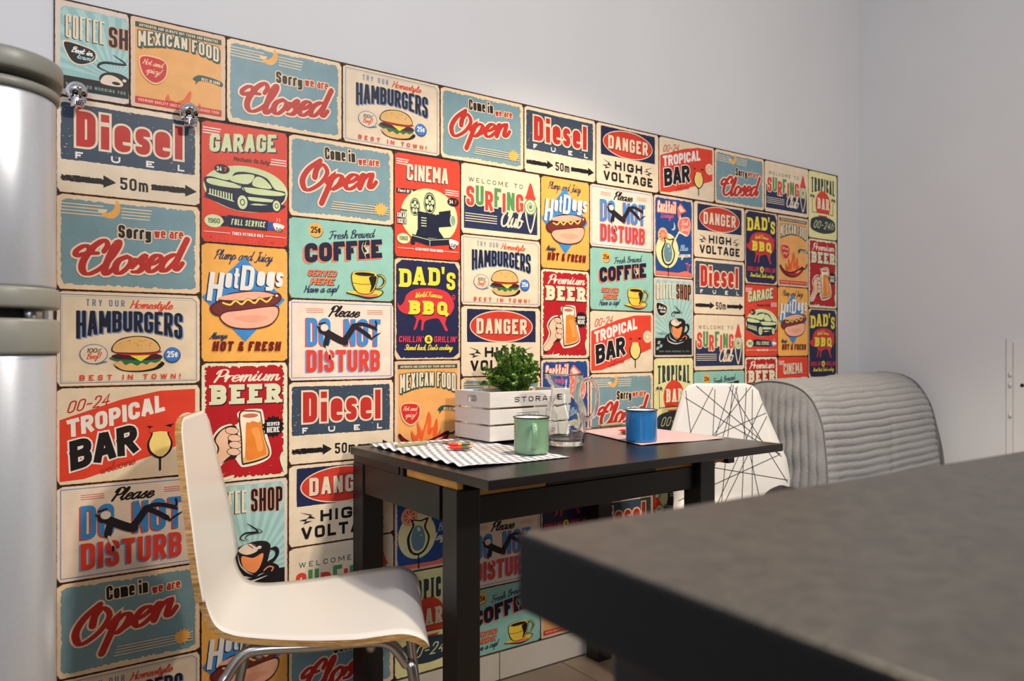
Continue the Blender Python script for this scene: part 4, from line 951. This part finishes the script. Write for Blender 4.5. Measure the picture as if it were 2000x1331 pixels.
for i in range(19):
    a=PI*i/18
    for k in range(28):
        b=2*PI*k/28; r=math.sin(a); z=.05-.05*math.cos(a); w_=1+.05*math.sin(5*b+a*3)
        V.append((.075*abs(r)**.7*math.cos(b)*w_,.058*abs(r)**.7*math.sin(b)*w_,.004+z*(1+.03*math.sin(3*b))))
for i in range(18):
    for k in range(28): Fc.append((i*28+k,(i+1)*28+k,(i+1)*28+(k+1)%28,i*28+(k+1)%28))
fixn(mesh('body',V,Fc,mat('dark_brown_cloth',(44,38,38),rough=.85,noise=.2,nscale=90,bump=.3),bg,True))
tube('seam',[(.0755*math.cos(2*PI*k/24)*1.0,.0585*math.sin(2*PI*k/24),.056) for k in range(24)],.002,mat('seam_black',(26,22,22),rough=.8),bg,6,closed=True)

# ------------------------------------------------------------------ foreground worktop
ct = mat('worktop_dark', (50,49,47), rough=.38, rgb2=(31,31,33), nscale=95, bump=.35, bscale=200, spec=.5)
ctm = ct.node_tree
wt_ = thing('worktop_island', 'dark charcoal worktop island in the blurred foreground', 'counter', (-.185,-1.489,0))
def slab(name, P, z0, z1, m, bev):
    k=len(P); V=[(x,y,z0) for x,y in P]+[(x,y,z1) for x,y in P]
    o=mesh(name,V,[tuple(range(k))[::-1],tuple(range(k,2*k))]+[(i,(i+1)%k,k+(i+1)%k,k+i) for i in range(k)],m,wt_); fixn(o); bevel(o,bev,3)
    o.data.materials.append(mat('worktop_edge_black',(13,13,15),rough=.5,spec=.3))
    for p in o.data.polygons: p.material_index = 0 if p.normal.z > .8 else 1
    return o
d1=Vector((.9996,-.0297)); d2=Vector((-.044,-.999))
A0=Vector((0,0)); B0=A0+d1*1.55; C0=B0+d2*.62; D0=A0+d2*.62
slab('worktop',[tuple(A0),tuple(D0),tuple(C0),tuple(B0)],.817,.857,ct,.003)
lg=mat('island_black',(24,24,28),rough=.45,noise=.1)
def post(x,y): box('leg',(x,y,0,x+.05,y+.05,.8165),lg,wt_,.002)
post(.035,-.085); post(1.44,-.105); post(.09,-.57); post(1.40,-.59)
box('rail',(.085,-.08,.74,1.44,-.06,.8165),lg,wt_,.001)

# ------------------------------------------------------------------ things on the table
# woven striped placemat
pmw = mat('placemat_cotton', (222,222,228), rough=.85, bump=.3, bscale=400)
def stripes_mat(name, c1, c2, period, axis, duty=.5):
    m = mat(name, c1, rough=.85); nt = m.node_tree; b = nt.nodes['Principled BSDF']
    tc = nt.nodes.new('ShaderNodeTexCoord'); sp = nt.nodes.new('ShaderNodeSeparateXYZ'); nt.links.new(tc.outputs['Object'], sp.inputs[0])
    md = nt.nodes.new('ShaderNodeMath'); md.operation='PINGPONG'; md.inputs[1].default_value = period/2; nt.links.new(sp.outputs[axis], md.inputs[0])
    gt = nt.nodes.new('ShaderNodeMath'); gt.operation='GREATER_THAN'; gt.inputs[1].default_value = period/2*duty; nt.links.new(md.outputs[0], gt.inputs[0])
    nz = nt.nodes.new('ShaderNodeTexNoise'); nz.inputs['Scale'].default_value=500
    mx = nt.nodes.new('ShaderNodeMix'); mx.data_type='RGBA'; mx.inputs[6].default_value=(*lin(c1),1); mx.inputs[7].default_value=(*lin(c2),1)
    ad = nt.nodes.new('ShaderNodeMath'); ad.operation='MULTIPLY_ADD'; ad.inputs[1].default_value=.8; nt.links.new(gt.outputs[0], ad.inputs[0])
    ms = nt.nodes.new('ShaderNodeMath'); ms.operation='MULTIPLY'; ms.inputs[1].default_value=.2; nt.links.new(nz.outputs['Fac'], ms.inputs[0]); nt.links.new(ms.outputs[0], ad.inputs[2])
    nt.links.new(ad.outputs[0], mx.inputs[0]); nt.links.new(mx.outputs[2], b.inputs['Base Color'])
    return m
psm = stripes_mat('placemat_stripes', (226,226,232), (138,138,148), .0205, 0, .52)
def cloth(name, corners, m, nx, ny, zf, label, cat, thick=.0012):
    a,b,c,d=[Vector(p) for p in corners]; V=[];Fc=[]
    for sd in (0,1):
        for i in range(nx+1):
            for j in range(ny+1):
                u,v=i/nx,j/ny; p=(a*(1-u)+b*u)*(1-v)+(d*(1-u)+c*u)*v
                V.append((p.x,p.y,TZ+.0006+zf(u,v)+(thick if sd==0 else 0)))
    N=(nx+1)*(ny+1); ix=lambda s,i,j:s*N+i*(ny+1)+j
    for i in range(nx):
        for j in range(ny):
            Fc.append((ix(0,i,j),ix(0,i+1,j),ix(0,i+1,j+1),ix(0,i,j+1))); Fc.append((ix(1,i,j),ix(1,i,j+1),ix(1,i+1,j+1),ix(1,i+1,j)))
    for i in range(nx): Fc+= [(ix(0,i,0),ix(1,i,0),ix(1,i+1,0),ix(0,i+1,0)),(ix(0,i,ny),ix(0,i+1,ny),ix(1,i+1,ny),ix(1,i,ny))]
    for j in range(ny): Fc+= [(ix(0,0,j),ix(0,0,j+1),ix(1,0,j+1),ix(1,0,j)),(ix(0,nx,j),ix(1,nx,j),ix(1,nx,j+1),ix(0,nx,j+1))]
    o=mesh(name,V,Fc,m,None,True); fixn(o); return tag(o,label,cat)
def ripple(u,v):
    # corrugated weave: ripples run along the mat, stronger near the left side
    e = (1-u)**2
    return (.0016+.0045*e)*(0.5+.5*math.sin(v*2*PI*9+.5*math.sin(u*9)))*(1 if u>.0 else 1) + .004*e*v
cloth('placemat',[(.385,-.505),(.668,-.500),(.668,-.062),(.388,-.056)],psm,60,160,lambda u,v:ripple(u,1-v)*.9,'grey and white striped rippled placemat under the green mug','placemat')
pink=mat('pink_cloth',(206,176,180),rough=.9,noise=.05,nscale=60,bump=.3,bscale=500)
cloth('napkin',[(.943,-.447),(1.232,-.470),(1.262,-.10),(1.036,-.09)],pink,30,30,lambda u,v:.0018*(1+math.sin(u*7+v*3))*((1-v)*.5+.2),'pink cloth napkin under the blue mug','napkin')
# storage crate
wh=mat('crate_white_wood',(216,212,208),rough=.6,noise=.06,nscale=12,stretch=(1,1,6),bump=.1,bscale=60)
raw=mat('crate_raw_wood',(200,180,140),rough=.7,noise=.1)
CX,CY,CZ=.645,-.213,TZ+.0075
cr=thing('storage_crate','white slatted wooden crate lettered STORAGE holding the plant','crate',(CX,CY,CZ),math.radians(1.5))
CL,CW,CH=.27,.165,.125; tk=.008
zs=[(0,.0375),(.0425,.080),(.085,.125)]
for z0,z1 in zs:
    box('slat',(0,0,z0,CL,tk,z1),wh,cr,.0012); box('slat',(0,CW-tk,z0,CL,CW,z1),wh,cr,.0012)
    if z0<.08:
        box('slat',(0.0005,tk,z0,tk,CW-tk,z1),wh,cr,.0012); box('slat',(CL-tk,tk,z0,CL-.0005,CW-tk,z1),wh,cr,.0012)
for x0 in (0.0005,CL-tk):
    # end slat with a rounded hand hole
    y0,y1,z0,z1=tk,CW-tk,.085,.125; hy0,hy1,hz0,hz1=.060,.105,.097,.115
    out=[(y0,z0),(y1,z0),(y1,z1),(y0,z1)]; hole=[]
    r=.007
    for cx_,cy_,a0 in ((hy0+r,hz0+r,PI),(hy1-r,hz0+r,1.5*PI),(hy1-r,hz1-r,0),(hy0+r,hz1-r,.5*PI)):
        for k in range(5): hole.append((cx_+r*math.cos(a0+k*PI/8),cy_+r*math.sin(a0+k*PI/8)))
    V=[];Fc=[]
    for x_ in (x0,x0+tk-.0005): V+=[(x_,a,b) for a,b in out]+[(x_,a,b) for a,b in hole]
    nh=len(hole); B=4+nh
    grp={0:list(range(0,5)),1:list(range(5,10)),2:list(range(10,15)),3:list(range(15,20))}
    for q in range(4):
        hs=grp[q]; nx_=grp[(q+1)%4][0]
        for k in range(4): 
            f=(q,4+hs[k],4+hs[k+1]); Fc+= [f,tuple(B+i for i in f[::-1])]
        f=(q,4+hs[4],4+nx_,(q+1)%4); Fc+= [f,tuple(B+i for i in f[::-1])]
    for i in range(nh): Fc.append((4+i,4+(i+1)%nh,B+4+(i+1)%nh,B+4+i))
    for i in range(4): Fc.append((i,B+i,B+(i+1)%4,(i+1)%4))
    fixn(mesh('slat',V,Fc,wh,cr))
for x0 in (tk,CL-tk-.012):
    for y0 in (tk,CW-tk-.012): box('corner_post',(x0,y0,.001,x0+.012,y0+.012,.122),raw,cr,.0008)
box('bottom_board',(tk,tk,0.001,CL-tk,CW-tk,.005),raw,cr)
# crate lettering as flat ink on the front slats
def letter(parent,txt,x0,z0,x1,z1,y,rgb,wt=.16,gap=None,frame=None,rot3=None,name='lettering'):
    s=Sheet(1000,1000); k=UN
    s.text(txt,x0/k,z0/k,x1/k,z1/k,rgb,wt=wt,gap=gap,lw=1.3)
    if frame:
        a,b,c,d_=[v/k for v in frame]; s.line(f"{a},{b} {c},{b} {c},{d_} {a},{d_} {a},{b}",rgb,.45)
    V=[(p[0],y,p[2]) for p in s.V]
    return mesh(name,V,s.F,ink(rgb),parent)
letter(cr,'STORAGE',.078,.097,.232,.1105,-.0003,BLK,.17,gap=3.6)
letter(cr,'USEFUL',.092,.057,.150,.0655,-.0003,BLK,.17,gap=1.6,frame=(.087,.0535,.157,.069))
letter(cr,'WOOD BOX',.088,.014,.20,.0245,-.0003,BLK,.17,gap=3)
# plant
leafm=mat('boxwood_leaf',(132,166,72),rough=.38,rgb2=(58,98,42),nscale=35,spec=.5)
stemm=mat('boxwood_stem',(70,84,40),rough=.6)
potm=mat('grey_pot',(150,146,140),rough=.7,noise=.1)
pl=thing('potted_boxwood','bushy green artificial boxwood plant standing in the white crate','plant',(.79,-.128,TZ+.0135))
lathe('pot',[(.001,0),(.036,0),(.046,.075),(.050,.078),(.050,.085),(.044,.085),(.040,.07),(.001,.07)],potm,pl,24)
lathe('soil',[(.001,.072),(.041,.072)],mat('soil',(50,38,28),rough=1),pl,20)
rp=random.Random(11)
for k in range(76):
    az=rp.uniform(0,2*PI); el=rp.uniform(.36,1.2) if k>14 else rp.uniform(1.0,1.57)
    Ln=rp.uniform(.075,.115)*(1.0 if el<1.0 else 1.25)
    dr=Vector((math.cos(az)*math.cos(el)*1.1,math.sin(az)*math.cos(el)*.8,math.sin(el)))
    base=Vector((rp.uniform(-.02,.02),rp.uniform(-.02,.02),.095)); V=[];Fc=[];MI=[]
    tip=base+dr*Ln; mid=base+dr*Ln*.5+Vector((0,0,.012)); pts=catmull([base,mid,tip],5)
    # stem as thin 3-sided tube
    for i,p in enumerate(pts):
        for q in range(3): V.append(p+Vector((math.cos(q*2.09)*.0011,math.sin(q*2.09)*.0011,0)))
    for i in range(len(pts)-1):
        for q in range(3): Fc.append((i*3+q,i*3+(q+1)%3,(i+1)*3+(q+1)%3,(i+1)*3+q)); MI.append(1)
    nl=10
    for i in range(nl):
        u=.25+.75*i/(nl-1); p=pts[min(len(pts)-1,int(u*(len(pts)-1)))]
        for sd in (0,1):
            a=az+i*1.57+sd*PI+rp.uniform(-.4,.4)
            ld=(Vector((math.cos(a),math.sin(a),rp.uniform(.1,.8)))*.8+dr*.7).normalized(); l=rp.uniform(.015,.022)*(1-.35*(u>.93)); wd_=l*.36
            sv=ld.cross(Vector((0,0,1)))
            sv=sv.normalized() if sv.length>.05 else Vector((1,0,0)); nv=sv.cross(ld)
            b0=len(V); pr=[(0,0),(.25,.75),(.55,1),(.85,.6),(1,0)]
            for (s_,w_) in pr:
                c=p+ld*l*s_+nv*(l*.16*math.sin(PI*s_)); V+=[c-sv*wd_*w_+nv*wd_*.35*w_,c,c+sv*wd_*w_+nv*wd_*.35*w_]
            for q in range(4):
                for e in (0,1): Fc.append((b0+q*3+e,b0+q*3+e+1,b0+(q+1)*3+e+1,b0+(q+1)*3+e)); MI.append(0)
    mesh('sprig',V,Fc,[leafm,stemm],pl,True,MI)
# mugs
def mug(label,loc,rz,col,rim,hand=True,text_side=0):
    e=mat('enamel_'+col[0],col[1],rough=.18,noise=.03,nscale=30,coat=.3); rm=mat('mug_rim_'+col[0],rim,rough=.25); wi=mat('enamel_white',(226,226,220),rough=.2)
    m=thing('mug',label,'mug',loc,rz,'enamel mugs on the dining table'); R_=.0405; h=.083
    lathe('body',[(.001,.0),(R_-.006,0),(R_-.002,.002),(R_-.0005,.008),(R_-.0004,h-.006),(R_,h-.003),(R_+.0012,h-.0012)],[e],m,48)
    lathe('inner_wall',[(R_+.0005,h-.0005),(R_-.0022,h-.004),(R_-.0025,.01),(R_-.008,.004),(.001,.003)],[wi],m,48)
    pts=[(R_+.0008+.0015*math.cos(2*PI*i/8),h+.0015*math.sin(2*PI*i/8)-.0008) for i in range(8)]
    lathe('rim',pts,rm,m,48,closed=True)
    # handle: flat band loop
    P=catmull([(R_-.001,0,h-.018),(R_+.014,0,h-.012),(R_+.025,0,h-.024),(R_+.0255,0,h-.045),(R_+.016,0,h-.062),(R_-.001,0,h-.068)],6); V=[];Fc=[]
    for i,p in enumerate(P):
        a=P[max(i-1,0)];b=P[min(i+1,len(P)-1)];tg=(b-a).normalized();nn=Vector((tg.z,0,-tg.x))
        for q in range(10):
            an=2*PI*q/10; V.append(p+nn*(.0026*math.cos(an))+Vector((0,.0065*math.sin(an),0)))
    for i in range(len(P)-1):
        for q in range(10): Fc.append((i*10+q,i*10+(q+1)%10,(i+1)*10+(q+1)%10,(i+1)*10+q))
    fixn(mesh('handle',V,Fc,e,m,True))
    # small vertical row of printed marks
    V=[];Fc=[];rg=random.Random(4)
    for i in range(8):
        z=.016+i*.0065
        for q in range(2):
            a0=text_side+q*.06; dz=rg.uniform(.0015,.003); da=rg.uniform(.03,.05); b=len(V)
            for (aa,zz_) in ((a0,z),(a0+da,z),(a0+da,z+dz),(a0,z+dz)): V.append(((R_-.0001)*math.cos(aa),(R_-.0001)*math.sin(aa),zz_))
            Fc.append((b,b+1,b+2,b+3))
    mesh('printed_marks',V,Fc,mat('mark_ink',(40,60,70),rough=.4),m)
    return m
vdir=lambda p:math.atan2(CAM[1]-p[1],CAM[0]-p[0])
gp=(.625,-.415); bp_=(.99,-.400)
mug('green enamel mug with its handle turned forward on the striped placemat',(gp[0],gp[1],TZ+.0045),vdir(gp)+.12,('green',(128,166,132)),(40,50,44),text_side=-1.35)
mug('blue enamel mug standing on the pink napkin',(bp_[0],bp_[1],TZ+.003),vdir(bp_)+PI+.3,('blue',(44,122,188)),(40,56,80),text_side=PI+1.0-.3)
# glass jug
gl=mat('clear_glass',(250,252,252),rough=.0,trans=1,ior=1.47)
jg=thing('glass_jug','empty clear glass jug with handle and dimpled sides behind the green mug','jug',(.797,-.330,TZ+.0006),0)
def jf(r,z,a,i):
    k=math.exp(-((z-.075)/.05)**2); rr_=r*(1+.05*k*math.cos(7*a+z*34)+.03*k*math.cos(5*a-z*48))
    if z>.150:
        dsp=max(0,math.cos(a-vj))**8; rr_+=dsp*.017*(z-.150)/.03; z+=dsp*.006*(z-.15)/.03
    return rr_,z
vj=2.8
oprof=[(.001,.0),(.036,.0),(.0425,.004),(.0475,.02),(.0505,.045),(.0505,.07),(.048,.092),(.042,.112),(.0385,.126),(.038,.138),(.040,.150),(.0425,.160),(.043,.168),(.043,.178)]
iprof=[(.040,.178),(.0392,.168),(.0385,.160),(.036,.150),(.0338,.138),(.034,.126),(.0372,.112),(.043,.092),(.0455,.07),(.0455,.045),(.043,.024),(.036,.014),(.001,.013)]
def dense(p,n=3): return [(v.x,max(v.y,0)) for v in catmull([(a,b,0) for a,b in p],n)]
j=lathe('jug_body',[(max(a,.001),b) for a,b in dense(oprof)+dense(iprof)],gl,jg,64,jf); fixn(j)
ha=-.52
hp=[(.041,.160),(.058,.166),(.070,.160),(.079,.138),(.079,.105),(.072,.078),(.056,.066),(.050,.068)]
tube('handle',[(r*math.cos(ha),r*math.sin(ha),z) for r,z in hp],.0062,gl,jg,14,5)
# cutlery and sweets
olive=mat('olive_handle',(150,148,116),rough=.5,noise=.08,nscale=40); sil=mat('cutlery_steel',(200,198,194),rough=.18,metal=1)
def cutlery(name,label,p,q,zh,knife=False):
    p=Vector((*p,0)); q=Vector((*q,0)); L=(q-p).length; t=thing(name,label,'cutlery',(p.x,p.y,TZ+zh),math.atan2(q.y-p.y,q.x-p.x))
    tube('handle',[(0,0,.006),(.03,0,.0065),(L*.46,0,.006)],.0055,olive,t,12,4,rs=lambda u:(1,.98)[u>.5]*(.82+.18*math.sin(PI*min(1,u*1.2))))
    tube('neck',[(L*.46,0,.006),(L*.6,0,.005),(L*.74,0,.0035)],.0022,sil,t,8,3)
    if knife:
        V,Fc=box_vf(L*.68,-.007,.002,L,.007,.0035); o=mesh('blade',V,Fc,sil,t); bevel(o,.003)
    else:
        o=mesh('fork_head',*[v for v in [[(L*.72,-.002,.003),(L*.78,-.010,.003),(L*.86,-.011,.002),(L*.86,.011,.002),(L*.78,.010,.003),(L*.72,.002,.003),(L*.72,-.002,.0045),(L*.78,-.010,.0045),(L*.86,-.011,.0035),(L*.86,.011,.0035),(L*.78,.010,.0045),(L*.72,.002,.0045)],[(5,4,3,2,1,0),(6,7,8,9,10,11),(0,1,7,6),(1,2,8,7),(2,3,9,8),(3,4,10,9),(4,5,11,10),(5,0,6,11)]]],sil,t)
        for k in range(4):
            y=-.0095+k*.0063; tube('tine',[(L*.855,y,.0028),(L*.93,y,.003),(L,y,.0065)],.0011,sil,t,6,2)
    return t
cutlery('fork','fork with an olive green handle lying on the striped placemat beside the crate',(.405,-.170),(.600,-.137),.004)
cutlery('knife','table knife with an olive handle lying behind the glass jug at the wall',(1.215,-.085),(1.02,-.098),.004,True)
def sweet(label,loc,rz,c1,c2,l=.052,wd_=.016,tx=None):
    t=thing('wrapped_sweet',label,'sweet',loc,rz,'small wrapped sweets on the table'); V=[];Fc=[];MI=[]
    n=16; m_=8
    for i in range(n+1):
        u=i/n*2-1; e=1-abs(u)**6; w2=wd_/2*(.62+.38*min(1,(1-abs(u))*5)) if abs(u)>.8 else wd_/2; hh=.0035*e+.0006
        if abs(u)>.86: hh=.0012; w2=wd_/2*(.75+.35*(abs(u)-.86)/.14)
        for k in range(m_): a=2*PI*k/m_; V.append((u*l/2,w2*math.cos(a),hh*math.sin(a)+.004))
    for i in range(n):
        for k in range(m_): Fc.append((i*m_+k,i*m_+(k+1)%m_,(i+1)*m_+(k+1)%m_,(i+1)*m_+k)); MI.append(0 if i<7 else (1 if i<9 or i>13 else 2))
    Fc+=[tuple(range(m_)),tuple(n*m_+k for k in range(m_))]; MI+=[0,1]
    fixn(mesh('wrapper',V,Fc,[mat('wrap_'+c1[0],c1[1],rough=.25,spec=.6),mat('wrap_'+c2[0],c2[1],rough=.25,spec=.6),mat('wrap_green',(84,92,50),rough=.3)],t,True,MI)); return t
Rr=('red',(214,50,34)); Yy=('yellow',(232,170,50)); Bb=('brown',(92,40,30))
sweet('red and yellow wrapped sweet lying on top of another on the striped placemat',(.519,-.272,TZ+.0135),math.radians(-18),Rr,Yy,.066)
sweet('red wrapped sweet lying underneath the yellow one on the striped placemat',(.512,-.285,TZ+.0075),math.radians(-24),Rr,Rr,.056)
sweet('red wrapped sweet lying on the pink napkin behind the blue mug',(1.075,-.262,TZ+.0095),math.radians(-62),Rr,Rr,.05)
sweet('brown and yellow wrapped sweet under the red one beside the blue mug',(1.073,-.270,TZ+.004),math.radians(-55),Bb,Yy,.05)
